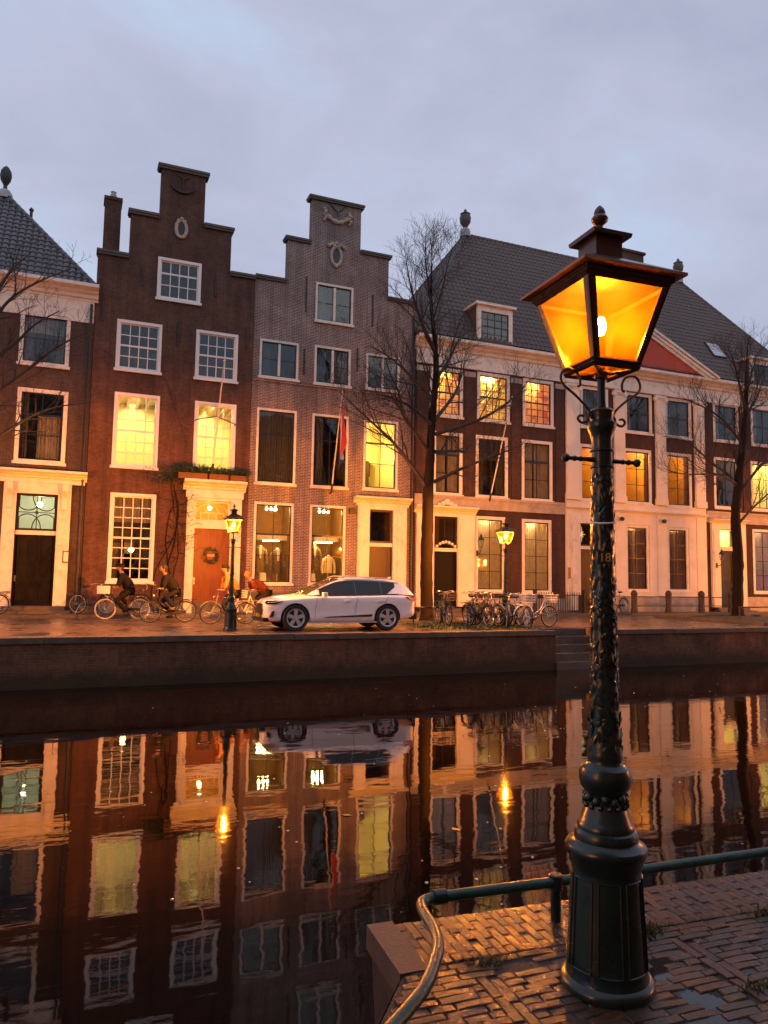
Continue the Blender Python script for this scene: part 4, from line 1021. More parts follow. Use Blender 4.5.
# ------------------------------------------------------------------ low pipe rail
rail = thing('pipe_rail', 'low green pipe rail bending along the near canal edge', 'railing', (2.2,3.11,0))
pts = catmull([(9,2.70,.175),(5.5,2.90,.175),(3.51,3.02,.175),(2.8,3.05,.175),(2.18,3.085,.175),(1.66,3.12,.175)], 5)
bend = catmull([(1.66,3.12,.175),(1.56,3.125,.175),(1.495,3.09,.175),(1.462,2.99,.175),(1.44,2.86,.175),(1.39,2.72,.175),(1.31,2.6,.175),(1.21,2.47,.175),(1.05,2.33,.175),(.7,2.05,.175),(.2,1.6,.175)], 5)
mb = MB(); mb.tube(pts+bend[1:], .0235, 14); mb.build('rail', RAILP, rail)
for (x, y) in ((2.2,3.085),(4.6,2.955),(6.9,2.83)):
    mb = MB(); mb.tube([(x,y,-.03),(x,y,.152)], .024, 12); mb.lathe([(.033,.14),(.033,.205),(.028,.21)], (x,y,0), 14); mb.build('rail_post', GREENP, rail)
mb = MB(); mb.lathe([(.032,-.03),(.032,.03)], (1.60,3.125,.175), 14, 0, True, Matrix.Rotation(PI/2,3,'Y')); mb.build('pipe_joint', GREENP, rail)

# ------------------------------------------------------------------ street lamps
AMBERG = None
def lantern_glass(name, tint, lo, hi, halo):
    m, nt, b = base(name); nt.nodes.remove(b); out = nt.nodes['Material Output']
    v = coords(nt); n = N(nt, 'ShaderNodeTexNoise', Scale=14., Detail=6., Roughness=.65); L(nt, v, n.inputs['Vector'])
    t = N(nt, 'ShaderNodeBsdfTransparent', Color=(*tint,1))
    d = N(nt, 'ShaderNodeBsdfDiffuse', Color=(1,.35,.012,1)); tl = N(nt, 'ShaderNodeBsdfTranslucent', Color=(1,.35,.012,1))
    g = N(nt, 'ShaderNodeBsdfGlossy', Color=(.9,.75,.4,1), Roughness=.18)
    s1 = N(nt, 'ShaderNodeMixShader'); s1.inputs[0].default_value = .55; L(nt, d.outputs[0], s1.inputs[1]); L(nt, tl.outputs[0], s1.inputs[2])
    rf_ = N(nt, 'ShaderNodeBsdfRefraction', Color=(1,.55,.05,1), Roughness=.36, IOR=1.02)
    sh = N(nt, 'ShaderNodeMixShader'); sh.inputs[0].default_value = halo; L(nt, t.outputs[0], sh.inputs[1]); L(nt, rf_.outputs[0], sh.inputs[2])
    mx = N(nt, 'ShaderNodeMixShader'); L(nt, ramp(nt, n.outputs['Fac'], [(.3, lo), (.75, hi)]), mx.inputs[0]); L(nt, sh.outputs[0], mx.inputs[1]); L(nt, s1.outputs[0], mx.inputs[2])
    m2 = N(nt, 'ShaderNodeMixShader'); m2.inputs[0].default_value = .012; L(nt, mx.outputs[0], m2.inputs[1]); L(nt, g.outputs[0], m2.inputs[2])
    L(nt, m2.outputs[0], out.inputs['Surface']); return m
AMBERN = lantern_glass('amber_lantern_glass', (.55,.33,.07), .036, .064, .16)
AMBERF = lantern_glass('clear_lantern_glass', (.75,.47,.15), .0010, .0018, .002)
BULBN = emit_mat('near_bulb_glow', (1,.46,.09), 3500)
BULBF = emit_mat('far_bulb_glow', (1,.43,.10), 150000)
EAVE = M('lamplit_eave', (.30,.13,.05), .5, .3, 9.)  # lighter orange puts the amber lamplight on the eave into its colour
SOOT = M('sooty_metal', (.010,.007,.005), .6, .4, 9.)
ROOFIN = M('copper_brown_paint', (.05,.024,.016), .3, .3, 5., .1, 30.)
def make_lamp(name, label, loc, bulb, glass, bar=1., group=None):
    t = thing(name, label, 'street lamp', (0,0,0), group)
    # pedestal
    mb = MB()
    mb.lathe([(.181,0),(.184,.02),(.178,.035),(.162,.045),(.158,.06),(.156,.07),(.146,.25),(.136,.44),(.136,.46),(.146,.475),(.148,.495),(.154,.505),(.161,.522),(.162,.535),(.158,.545),(.132,.556),(.126,.566)], n=56)
    for k in range(8):      # raised panels around the drum
        a = 2*PI*k/8+.2
        for (z0, z1, da) in ((.09,.43,-.3),(.09,.43,.3)):
            pts = [((.1565-.02*(z-.07)/.37+.001)*math.cos(a+da), (.1565-.02*(z-.07)/.37+.001)*math.sin(a+da), z) for z in (.09,.2,.3,.43)]
            mb.tube(pts, .0045, 6)
        for z in (.09,.43):
            r = .1565-.02*(z-.07)/.37+.001
            mb.tube([(r*math.cos(a-.3+.6*i/6), r*math.sin(a-.3+.6*i/6), z) for i in range(7)], .0045, 6)
    mb.build('pedestal', GREENP, t, local=True)
    mb = MB()
    mb.lathe([(.126,.566),(.127,.585),(.122,.6),(.112,.606),(.113,.622),(.105,.634),(.1,.645),(.092,.668),(.086,.685),(.08,.70),(.078,.745),(.082,.752),(.098,.772),(.1045,.8),(.1045,.822),(.097,.845),(.075,.858),(.069,.872),(.072,.885),(.07,.905),(.0675,.94),(.062,1.0),(.057,1.05),(.052,1.2),(.0485,1.43),(.045,1.76),(.043,2.05),(.0425,2.16),(.043,2.2),(.048,2.225),(.058,2.25),(.062,2.262),(.06,2.275),(.047,2.285),(.05,2.31),(.054,2.325),(.044,2.335),(.02,2.34),(.017,2.37),(.016,2.5)], n=40)
    for z in (2.155,2.085): mb.torus((0,0,z), .045, .006, 28, 6)
    for k in range(14):     # leaf knot under the disc
        a = 2*PI*k/14
        mb.ball((.078*math.cos(a), .078*math.sin(a), .722+.012*(k%2)), .017, 0, 8, 6, (1,1,1.2)); mb.ball((.083*math.cos(a+.2), .083*math.sin(a+.2), .70), .012, 0, 6, 5)
    # cast leaf relief all over the shaft, part of the post's casting
    rr = random.Random(5); z = .90
    while z < 2.05:
        r = .0675-(z-.94)*.0165/.5 if z < 1.05 else .0565-(z-1.05)*.0134
        r = max(r, .0425)
        for j in range(6):
            a = rr.uniform(0,2*PI); l = rr.uniform(.03,.055); w = rr.uniform(.009,.016); lean = rr.uniform(-.8,.8)
            c = Vector((math.cos(a), math.sin(a), 0)); tg = Vector((-math.sin(a), math.cos(a), 0))
            def onshaft(dt, dz, h):
                b_ = a+dt/r; return Vector((math.cos(b_)*(r+h), math.sin(b_)*(r+h), z+dz))
            cl_, sl_ = math.cos(lean), math.sin(lean)
            Q = lambda u, v, h: onshaft(u*sl_+v*cl_, u*cl_-v*sl_, h)
            pts = [Q(0,0,-.001), Q(l*.3,w,-.0005), Q(l*.7,w*.7,.001), Q(l,0,.003), Q(l*.7,-w*.7,.001), Q(l*.3,-w,-.0005), Q(l*.5,0,.0052)]
            mb.idx(pts, [(0,1,6),(1,2,6),(2,3,6),(3,4,6),(4,5,6),(5,0,6)], 0, False)
        z += .0125
    mb.build('post', GREENP, t, local=True)
    mb = MB()       # crossbar for the ladder
    ax = Vector((math.cos(R(-3.4)), math.sin(R(-3.4)), 0))
    for sg in (-1,1):
        mb.tube([ax*sg*.03+Vector((0,0,2.115)), ax*sg*.1+Vector((0,0,2.115)), ax*sg*.16+Vector((0,0,2.115))], [.012,.0085,.0085], 10)
        mb.ball(ax*sg*.178+Vector((0,0,2.115)), .018); mb.ball(ax*sg*.135+Vector((0,0,2.115)), .0125, 0, 8, 6); mb.ball(ax*sg*.105+Vector((0,0,2.115)), .0115, 0, 8, 6)
    mb.build('ladder_bar', GREENP, t, local=True)
    mb = MB()       # scroll brackets
    for sg in (-1,1):
        S = lambda q: catmull([ax*sg*u+Vector((0,0,w)) for u, w in q], 6)
        mb.tube(S([(.05,2.29),(.072,2.335),(.13,2.385),(.188,2.425),(.2,2.46),(.178,2.495),(.135,2.492),(.108,2.462),(.107,2.43),(.118,2.425)]), .0055, 8)
        mb.tube(S([(.05,2.32),(.066,2.30),(.072,2.28),(.1,2.27),(.118,2.285),(.108,2.3),(.09,2.298)]), .0055, 8)
    mb.build('scroll_bracket', IRON, t, local=True)
    # lantern
    rot = Matrix.Rotation(R(-3.4), 3, 'Z')
    zb, sb, zt, s_t = 2.495, .107, 2.862, .205
    C4 = ((-1,-1),(1,-1),(1,1),(-1,1))
    P = lambda c, s_, z: rot @ Vector((c[0]*s_, c[1]*s_, z))
    mb = MB()
    for c in C4:      # angle iron corners: two flat strips each
        for k in (0, 1):
            w_ = .033*bar
            def Q(s_, z, inn, dep):
                v = [c[0]*s_, c[1]*s_]; v[k] -= c[k]*inn; v[1-k] += c[1-k]*dep
                return rot @ Vector((v[0], v[1], z))
            q = [Q(sb,zb,-.004,.004), Q(sb,zb,w_*.75,.004), Q(s_t,zt,w_,.004), Q(s_t,zt,-.004,.004)]; r_ = [Q(sb,zb,-.004,-.008), Q(sb,zb,w_*.75,-.008), Q(s_t,zt,w_,-.008), Q(s_t,zt,-.004,-.008)]
            mb.idx(q+r_, [(0,1,2,3),(7,6,5,4),(0,4,5,1),(1,5,6,2),(2,6,7,3),(3,7,4,0)])
    for z, s_, r in ((zb+.006, sb+.001, .0125), (zb+.024, sb+.005, .0125), (zt-.008, s_t-.002, .016), (zt-.026, s_t-.008, .012)):
        for i in range(4): mb.tube([P(C4[i], s_, z), P(C4[(i+1)%4], s_, z)], r*(.55+.45*bar), 4, sm=False)
    for i in range(4):   # bottom cross and stem plate
        mb.tube([P(C4[i], sb, zb), rot @ Vector((0,0,zb-.01))], .008, 4, sm=False)
    mb.lathe([(.03,2.47),(.035,2.49),(.02,2.5)], n=12)
    lt = mb.build('lantern', ROOFIN, t, local=True)
    mb = MB()       # roof, chimney, cap, finial
    def frust(z0, s0, z1, s1):
        a = [P(c, s0, z0) for c in C4]; b_ = [P(c, s1, z1) for c in C4]
        for i in range(4): mb.face([a[i], a[(i+1)%4], b_[(i+1)%4], b_[i]])
        mb.face(a[::-1]); mb.face(b_)
    frust(2.845+.023, .250, 2.880, .250) if 0 else None; frust(2.8805, .249, 2.985, .072); frust(2.983, .066, 3.074, .066)
    frust(3.074, .094, 3.09, .097); frust(3.0905, .097, 3.122, .03);     mb.lathe([(.03,3.115),(.014,3.135),(.013,3.15),(.022,3.158),(.034,3.17),(.036,3.183),(.028,3.196),(.024,3.2),(.025,3.21),(.02,3.225),(.008,3.24),(.002,3.244)], n=20)
    mb.build('lantern_roof', ROOFIN, t, local=True)
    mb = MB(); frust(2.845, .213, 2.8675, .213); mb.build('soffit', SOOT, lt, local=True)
    mb = MB(); frust(2.868, .250, 2.880, .250); mb.build('eave', EAVE, lt, local=True)
    for i in range(4):
        mb = MB(); e = .01
        a, b_ = C4[i], C4[(i+1)%4]
        q = [P(a, sb, zb+.03), P(b_, sb, zb+.03), P(b_, s_t-.003, zt-.02), P(a, s_t-.003, zt-.02)]
        mb.face(q); mb.build('pane', glass, lt, local=True, recalc=False)
    mb = MB(); mb.face([P(c, sb-.004, zb+.012) for c in C4]); mb.build('pane', glass, lt, local=True, recalc=False)
    mb = MB(); mb.ball((0,0,2.70), .022, 0, 12, 9, (1,1,1.9)); mb.build('bulb', bulb, lt, local=True)
    mb = MB(); mb.lathe([(.018,2.51),(.018,2.635),(.024,2.64),(.024,2.65)], n=12); mb.box(.05,.09,-.02,.02,2.52,2.56); mb.build('lamp_holder', M('brass', (.5,.3,.1), .35, .1, 5., metal=.8), lt, local=True)
    place(t, loc); return t
lampN = make_lamp('street_lamp', 'large dark green cast iron street lamp on the near quay, amber lantern lit', (2.055,2.539,0), BULBN, AMBERN)
# number painted on the post and a cable tied round it
cu = bpy.data.curves.new('number', 'FONT'); cu.body = '18'; cu.size = .05; cu.extrude = .001; cu.align_x = 'CENTER'
to = bpy.data.objects.new('number', cu); COL.objects.link(to)
d = Vector((-2.055,-2.539,0)).normalized(); d = Matrix.Rotation(R(8),3,'Z') @ d
to.rotation_euler = (PI/2, 0, math.atan2(d.y, d.x)+PI/2); to.location = d*.0592+Vector((0,0,1.685))
bpy.context.view_layer.update()
me = bpy.data.meshes.new_from_object(to.evaluated_get(bpy.context.evaluated_depsgraph_get()))
no = bpy.data.objects.new('number', me); COL.objects.link(no); no.rotation_euler = to.rotation_euler.copy(); no.location = to.location.copy(); no.parent = lampN
bpy.data.objects.remove(to); me.materials.clear(); me.materials.append(M('yellow_number_paint', (.5,.3,.05), .5, .2, 20.))
mb = MB(); mb.obox(d*.0555+Vector((0,0,1.70)), (.062,.006,.055), Matrix.Rotation(math.atan2(d.y, d.x)+PI/2, 3, 'Z')); mb.build('number_plate', GREENP, lampN, local=True)
mb = MB(); mb.tube([(.052*math.cos(a), .052*math.sin(a), 1.855+.012*math.cos(a-1)) for a in [2*PI*i/24 for i in range(25)]], .004, 6); mb.build('cable_tie', WHITEB, lampN, local=True)
lampF = make_lamp('street_lamp', 'lit street lamp between the cyclists, in front of the red door', (4.42,22.4,0), BULBF, AMBERF, .45)
lampF.scale = (1.16,)*3
for (x, y, lab) in ((13.96,22.45,'lit street lamp behind the row of parked bicycles near the bare tree'),(37.5,22.4,'lit street lamp standing past the second tree, just outside the picture'),(-6.5,22.4,'added street lamp by the brown house, unseen, warming the facades')):  # the last one is an added, unseen lamp that warms the facades
    c = copy_tree(lampF); c.location = (x, y, 0); c['label'] = lab

# houses of the near bank, behind the viewer (seen only in reflections)
def near_house(label, x0, x1, h, mat, yq=-7.5):
    t = thing('canal_house', label, 'house', ((x0+x1)/2, yq, 0))
    n = max(2, int((x1-x0)/2.4)); H = []
    for k in range(4):
        for i in range(n):
            c = x0+(x1-x0)*(i+.5)/n; z = 1.1+k*3.25; H.append((c-.65, c+.65, z, z+(2.2 if k < 3 else 1.6)))
    mb = MB(); wall_grid(mb, [(x0,x1,0,h)], H, yq, yq-.35); shell(mb, x0, x1, yq-.35, yq-9, 0, h); mb.build('wall', mat, t)
    for (a, b, c, d) in H:
        w = MB()
        for q in ((a+.004,a+.1,c,d),(b-.1,b-.004,c,d),(a+.1,b-.1,d-.1,d-.004),(a+.1,b-.1,c+.004,c+.1),((a+b)/2-.03,(a+b)/2+.03,c+.1,d-.1)): w.box(q[0], q[1], yq-.15, yq-.02, q[2], q[3])
        o = w.build('window', WHITE, t); p = MB(); p.box(a+.05, b-.05, yq-.12, yq-.11, c+.05, d-.05); p.build('pane', CARGLASS, o)
    mb = MB(); mb.prism_x([(yq+.3,h),(yq-9.3,h),(yq-4.5,h+3.6)], x0+.01, x1-.01); mb.build('roof', TILEBR, t)
for (lab, a, b, h, mt) in (('dark red brick house on the near bank, first of the row behind the viewer',-24,-7.1,13.6,BRD),('pink grey brick house on the near bank right behind the viewer',-7,1.4,14.8,BRC),('red brick house on the near bank next to the pink grey one',1.5,9.4,13.9,BRB),
    ('wide brown brick house on the near bank beyond the red one',9.5,24,14.4,BRA),('narrow red brick house on the near bank past the wide brown one',24.1,35,13.2,BRB),('dark brick house on the near bank past the narrow red one',35.1,52,14.5,BRD),('last brown brick house of the near bank row',52.1,75,13.8,BRA)): near_house(lab, a, b, h, mt)

for (x, y, lab) in ((-27,-3.5,'added unseen street lamp on the near bank far to one side, for warm light'),(36,.2,'added unseen street lamp on the near bank before the dark brick house, for warm light')):  # added, unseen lamps: warm fill for the quay wall and upper floors
    c = copy_tree(lampF); c.location = (x, y, 0); c['label'] = lab

# ------------------------------------------------------------------ trees
def branch(mb, path, r0, r1, n=6):
    k = len(path); mb.tube(path, [r0+(r1-r0)*i/(k-1) for i in range(k)], n, 0, cap=False)
def twigs(mb, path, r0, r1, rr, level, dens, length, up=.35):
    """side shoots along a path, alternating and bending upwards"""
    P = [Vector(p) for p in path]; L_ = sum((b-a).length for a, b in zip(P, P[1:]))
    n = max(2, int(L_*dens)); side = rr.random()*6.28
    for i in range(n):
        t = .18+.82*(i+rr.random()*.8)/n
        if t > 1: t = 1
        f = t*(len(P)-1); k = min(int(f), len(P)-2); p = P[k].lerp(P[k+1], f-k); d = (P[k+1]-P[k]).normalized()
        side += 2.4+rr.uniform(-.5,.5)
        o = d.orthogonal().normalized(); o = Matrix.Rotation(side, 3, d) @ o
        a = rr.uniform(.55,1.0); nd = (d*math.cos(a)+o*math.sin(a)); nd.z += up*rr.uniform(.3,1.2); nd.normalize()
        l = length*(1.15-.75*t)*rr.uniform(.55,1.25); rr0 = max((r0+(r1-r0)*t)*.5, .0055); 
        m = 4; q = [p]; dd = nd.copy()
        for j in range(m):
            dd = (dd+Vector((rr.gauss(0,.13),rr.gauss(0,.13),rr.gauss(.05,.10)))).normalized(); q.append(q[-1]+dd*l/m)
        branch(mb, q, rr0, max(rr0*.35,.0035), 5 if rr0 > .02 else 3)
        if level > 1: twigs(mb, q, rr0, rr0*.3, rr, level-1, dens*1.55, length*.55, up)
def tree(name, label, base_y, trunk, radii, limbs, seed, group, dens=1.9, length=1.95, levels=3, ylim=1.5):
    rr = random.Random(seed)
    x0 = trunk[0][0]; t = thing(name, label, 'tree', (x0, base_y, 0), group)
    mb = MB()
    path = catmull([(x, base_y+rr.gauss(0,.03), z-.02 if i == 0 else z) for i, (x, z) in enumerate(trunk)], 5)
    n = len(path); rad = []
    for i in range(n):
        f = i/(n-1)*(len(radii)-1); k = min(int(f), len(radii)-2); rad.append((radii[k]+(radii[k+1]-radii[k])*(f-k))*(1+.05*math.sin(i*2.3)+.03*rr.gauss(0,1)))
    rad[0] *= 1.35; rad[1] *= 1.12
    mb.tube(path, rad, 14)
    mb.build('trunk', BARK, t)
    mb = MB()
    for key, pts in limbs.items():
        yy = rr.uniform(-1,1)*ylim; L0 = len(pts)
        P = catmull([(x, base_y+yy*(i/(L0-1))**1.0, z) for i, (x, z) in enumerate(pts)], 4)
        r0 = {'L':.074,'R':.074,'U':.04}[key[0]]*rr.uniform(.85,1.2)
        branch(mb, P, r0, .014, 8); twigs(mb, P, r0, .014, rr, levels, dens*1.7, length)
    up = [p for p in path if p.z > path[-1].z*.38]
    twigs(mb, up, .10, .02, rr, levels, dens*1.5, length*1.0, .6)
    mb.build('crown', TWIG, t)
    return t
T1 = {'trunk':[(12.38,0),(12.36,1.2),(12.31,2.32),(12.37,3.84),(12.36,4.99),(12.43,6.15),(12.5,7.32),(12.57,8.5),(12.65,9.69),(12.59,10.88),(12.44,12.06),(12.39,12.9),(12.42,13.9),(12.4,14.8)],
'L1':[(12.23,5.17),(11.67,6.01),(11.1,6.77),(10.42,7.43),(9.64,8.14),(9.12,8.69)],'L2':[(12.38,6.45),(11.66,7.16),(11.07,7.76),(10.89,8.39),(10.43,9.03),(10.13,9.57)],
'R1':[(12.61,5.31),(13.82,5.94),(15.07,6.47),(16.14,6.96)],'R2':[(12.6,6.47),(13.72,6.68),(14.84,6.81)],'R3':[(12.63,7.17),(14.21,7.76),(15.25,8.46),(15.9,9.27)],
'R4':[(12.62,7.72),(13.57,8.85),(13.97,9.54),(14.23,10.5)],'R5':[(12.65,9.3),(13.34,10.26),(13.78,11.05),(14.41,11.75)],'L3':[(12.53,8.49),(11.75,9.5),(11.19,10.21),(10.48,10.77)],
'L4':[(12.55,10.47),(11.85,11.37),(11.29,12.27),(10.85,13.38)],'U1':[(12.54,11.27),(12.09,12.8),(11.75,13.7),(11.6,14.2)],'U2':[(12.49,11.66),(12.8,12.9),(12.92,13.8),(13.05,14.5)],'L5':[(12.5,7.51),(11.56,8.08),(10.73,8.3),(10.0,8.37)]}
tree('bare_tree', 'tall bare tree with straight trunk standing just behind the parked white car', 25.4, T1.pop('trunk'), [.25,.24,.23,.23,.21,.17,.15,.13,.115,.095,.07,.045,.025,.008], T1, 3, 'bare trees along the far quay')
T2 = {'trunk':[(29.46,0),(29.58,1.57),(29.62,2.77),(29.49,4.7),(29.67,6.17),(29.92,7.66),(30.17,9.17),(30.36,10.69),(30.42,12.22),(30.61,13.88)],
'L1':[(29.67,6.17),(29.17,6.82),(28.01,7.42),(26.68,8.22),(25.26,8.43)],'L2':[(29.62,6.46),(28.52,6.73),(27.26,6.74),(25.78,6.63),(24.53,6.78)],'R1':[(29.75,4.61),(30.57,5.43),(31.69,6.29),(32.89,6.87)],
'R2':[(29.93,6.18),(30.85,7.48),(31.9,8.06),(33.33,8.95)],'L3':[(30.08,8.42),(29.13,9.57),(28.12,10.2),(27.05,10.58)],'L4':[(30.28,10.18),(29.65,11.37),(29.02,12.3),(28.45,12.72)],'R3':[(30.17,9.17),(31.1,10.37),(32.17,11.3),(33.14,12.56)],'R4':[(30.37,10.95),(31.24,12.32),(31.98,13.45)]}
tree('bare_tree', 'bare tree with low forked branches in the kerbed bed before the mansion', 26.6, T2.pop('trunk'), [.25,.24,.23,.22,.20,.16,.13,.09,.05,.01], T2, 8, 'bare trees along the far quay')
T0 = {'trunk':[(-4.0,0),(-4.05,3),(-4.1,6.5),(-4.25,11),(-4.3,14)],'R1':[(-4.05,4.2),(-2.67,5.27),(-1.92,5.97),(-1.41,6.45),(-.74,6.86),(.24,7.18)],'R2':[(-4.1,6.3),(-2.8,7.47),(-2.04,8.18),(-1.4,8.95),(-.73,9.43)],'R3':[(-4.2,8.1),(-2.91,9.34),(-2.19,10.85),(-1.68,11.58)],
'R4':[(-4.05,5.45),(-2.49,6.73),(-1.6,7.53),(-.68,8.43),(.29,9.04)],'R5':[(-4.15,7.0),(-2.74,8.75),(-2.13,9.77),(-1.35,10.47),(-.52,10.99)],'L1':[(-4.1,5.5),(-5.5,7),(-6.8,8.2)],'L2':[(-4.15,7.5),(-5.6,9.2),(-6.6,11)]}
tree('bare_tree', 'bare tree whose twigs reach in front of the brown hipped roof house', 24.5, T0.pop('trunk'), [.25,.23,.2,.13,.03], T0, 21, 'bare trees along the far quay', dens=1.6, length=1.5)
# a thin tree growing behind the first house
TB = {'trunk':[(-1.9,0),(-1.9,8),(-1.7,15),(-1.4,19.4)],'R1':[(-1.8,12),(-.8,14.5),(.2,16.4)],'R2':[(-1.75,14),(-1.0,16.5),(-.3,18.2)],'R3':[(-1.85,10),(-.5,12.5),(1.0,14.6)]}
tree('bare_tree', 'thin bare tree showing above the roof slope behind the brown house', 44.5, TB.pop('trunk'), [.2,.18,.1,.02], TB, 33, None, dens=1.2, length=1.3, levels=2)
TC = {'trunk':[(45.5,0),(45.5,8),(45.6,13),(45.8,16.5)],'L1':[(45.5,9),(44.2,12),(43.0,14.6)],'L2':[(45.5,11),(44.6,14),(44.2,16.4)],'R1':[(45.6,10),(47,13),(48,15)]}
tree('bare_tree', 'thin bare tree showing above the far end of the mansion roof', 43.5, TC.pop('trunk'), [.2,.18,.1,.02], TC, 35, None, dens=1.2, length=1.5, levels=2)

# low guards round the trees
def tree_guard(label, x0, x1, y, h=.5):
    g = thing('tree_guard', label, 'railing', ((x0+x1)/2, y, 0))
    mb = MB(); mb.tube([(x0,y,h),(x1,y,h)], .03, 8); mb.build('rail', IRON, g)
    for x in (x0+.08, (x0+x1)/2, x1-.08):
        mb = MB(); mb.tube([(x,y,0),(x,y,h-.03)], .03, 8); mb.build('post', IRON, g)
tree_guard('low black iron rail beside the trunk of the tree behind the car', 10.9, 13.2, 23.6, .62)
tree_guard('low black iron rail round the foot of the tree before the mansion', 26.6, 30.6, 24.0, .62)

# ------------------------------------------------------------------ fence and bollards
fe = thing('iron_fence', 'black iron bar fence in front of the mansion between door and windows', 'fence', (21.8, 29.8, 0))
mb = MB(); mb.tube([(20.2,29.8,.95),(22.9,29.8,.95)], .02, 6); mb.tube([(20.2,29.8,.2),(22.9,29.8,.2)], .02, 6)
x = 20.25
while x < 22.9: mb.box(x-.014, x+.014, 29.786, 29.814, .1, 1.08); x += .135
mb.build('bars', IRON, fe)
for x in (20.15, 22.98, 23.5):
    mb = MB(); mb.box(x-.07, x+.07, 29.73, 29.87, .1, 1.15); mb.box(x-.09, x+.09, 29.71, 29.89, 1.15, 1.22); mb.build('fence_post', IRON, fe)
def rail_posts():
    g = thing('post_and_rail', 'row of brown round topped posts joined by iron rails at the mansion pavement', 'fence', (28, 29.6, 0))
    xs = [25.85, 28.05, 30.25, 32.3]
    for x in xs:
        mb = MB(); mb.lathe([(.17,.1),(.17,.3),(.15,.33),(.15,.98),(.17,1.0),(.17,1.05),(.14,1.15),(.07,1.22),(.01,1.24)], (x,29.6,0), 14); mb.build('post', M('brown_stone_post', (.035,.019,.013), .6, .3, 5., .2, 40.), g)
    mb = MB()
    for a, b_ in zip(xs, xs[1:]):
        for z in (.45,.9): mb.tube([(a+.14,29.6,z),(b_-.14,29.6,z)], .022, 6)
    mb.build('rail', IRON, g)
rail_posts()

# ------------------------------------------------------------------ wall lanterns, flagpoles, wreath, vine, planters
def wall_lantern(label, x, y, z):
    t = thing('wall_lantern', label, 'lamp', (x, y, z), 'old wall lanterns beside the mansion doors')
    mb = MB(); mb.tube(catmull([(0,0,-.5),(0,-.25,-.48),(0,-.36,-.3),(0,-.36,-.2)], 5), .018, 6); mb.box(-.05,.05,-.03,0,-.62,-.35); mb.build('bracket', IRON, t, local=True)
    mb = MB()
    for i in range(6):
        a = 2*PI*i/6; mb.tube([(.09*math.cos(a), -.36+.09*math.sin(a), -.2), (.15*math.cos(a), -.36+.15*math.sin(a), .12)], .009, 4)
    mb.lathe([(.1,-.21),(.1,-.19)], (0,-.36,0), 6); mb.lathe([(.18,.12),(.17,.14),(.08,.26),(.05,.3),(.06,.33),(.01,.4)], (0,-.36,0), 6, 0, False)
    o = mb.build('lantern', IRON, t, local=True)
    mb = MB(); mb.lathe([(.085,-.19),(.145,.12)], (0,-.36,0), 6, 0, False); mb.build('pane', GLASS, o, local=True)
wall_lantern('unlit black wall lantern between the mansion portal and the curtained window', 17.62, Y0-.17, 3.35); wall_lantern('unlit black wall lantern beside the portal with the bright yellow fanlight', 32.62, Y0-.21, 3.1)
def flagpole(label, p0, p1, flag=None, group=None):
    t = thing('flagpole', label, 'flagpole', p0, group)
    p0 = Vector(p0); p1 = Vector(p1)
    mb = MB(); mb.tube([p0, p1], [.035,.022], 8); mb.ball(p1, .05); mb.build('pole', WHITE, t)
    mb = MB(); mb.tube([p0-(p1-p0).normalized()*.12, p0+(p1-p0).normalized()*.3], .05, 8); mb.tube([p0, (p0.x, Y0-.01, p0.z-.15)], .03, 6); mb.build('bracket', IRON, t)
    if flag:
        # furled cloth hanging along the pole
        V = []; n, k = 16, 18; top = p0.lerp(p1, .86); low = p0.lerp(p1, .55)
        for j in range(k+1):
            v = j/k
            for i in range(n+1):
                u = i/n; q = top.lerp(low, u)
                V.append(q+Vector((.06+.13*v*math.sin(9*u+1.5*v+.5)+.10*v, .10*v*math.cos(8*u+2*v), -(1.75+.25*math.sin(6*u))*v)))
        mb = MB()
        for j in range(k):
            for i in range(n):
                col = 0 if i < 5 else (1 if i < 11 else 2)
                mb.idx([V[j*(n+1)+i],V[j*(n+1)+i+1],V[(j+1)*(n+1)+i+1],V[(j+1)*(n+1)+i]], [(0,1,2,3)], col, True)
        mb.build('flag', flag, t, recalc=False)
FR_ = [M('flag_red', (.5,.04,.03), .8, .15, 5.), M('flag_white', (.7,.68,.64), .8, .1, 5.), M('flag_blue', (.02,.035,.12), .8, .15, 5.)]
flagpole('white flagpole leaning from the pink brick facade with a furled red, white and blue flag', (10.30,30.8,5.42), (10.1,29.0,9.62), FR_)
flagpole('bare white flagpole leaning out above the planted cornice of the red door', (5.06,30.45,5.85), (5.1,28.85,10.0))
flagpole('bare white flagpole leaning out from the stone band of the dark mansion', (18.32,30.85,5.5), (18.36,29.0,10.05))
mb = MB(); mb.tube([(4.38,30.72,7.95),(5.08,30.15,8.05),(6.0,30.72,7.9)], .022, 6); mb.tube([(4.38,30.72,7.95),(4.38,30.98,7.95)], .02, 5); mb.tube([(6.0,30.72,7.9),(6.0,30.98,7.9)], .02, 5)
tag(mb.build('pole_stay', IRON), 'thin iron stay across the bright window holding the flagpole', 'bracket')
# wreath
w = MB(); rr = random.Random(4)
for i in range(260):
    a = rr.uniform(0,2*PI); q = rr.gauss(0,.055); qq = rr.gauss(0,.045); r = .27+q; c = Vector((5.22+r*math.cos(a), Y0+.02+qq-.03, 2.42+r*math.sin(a)))
    d = Vector((rr.gauss(0,1),rr.gauss(0,.6),rr.gauss(0,1))).normalized()*.07; o = d.cross(Vector((rr.gauss(0,1),rr.gauss(0,1),rr.gauss(0,1)))).normalized()*.016
    w.face([c-d, c+o, c+d, c-o])
wr = thing('wreath', 'round dark evergreen wreath hanging on the red door', 'wreath', (5.22, Y0, 2.42))
w.build('leaves', LEAFG, wr, recalc=False)
mb = MB(); mb.box(5.08,5.36, Y0-.02, Y0+.0, 2.38, 2.47); mb.build('ribbon', M('pale_ribbon', (.6,.3,.25), .6, .1, 5.), wr)
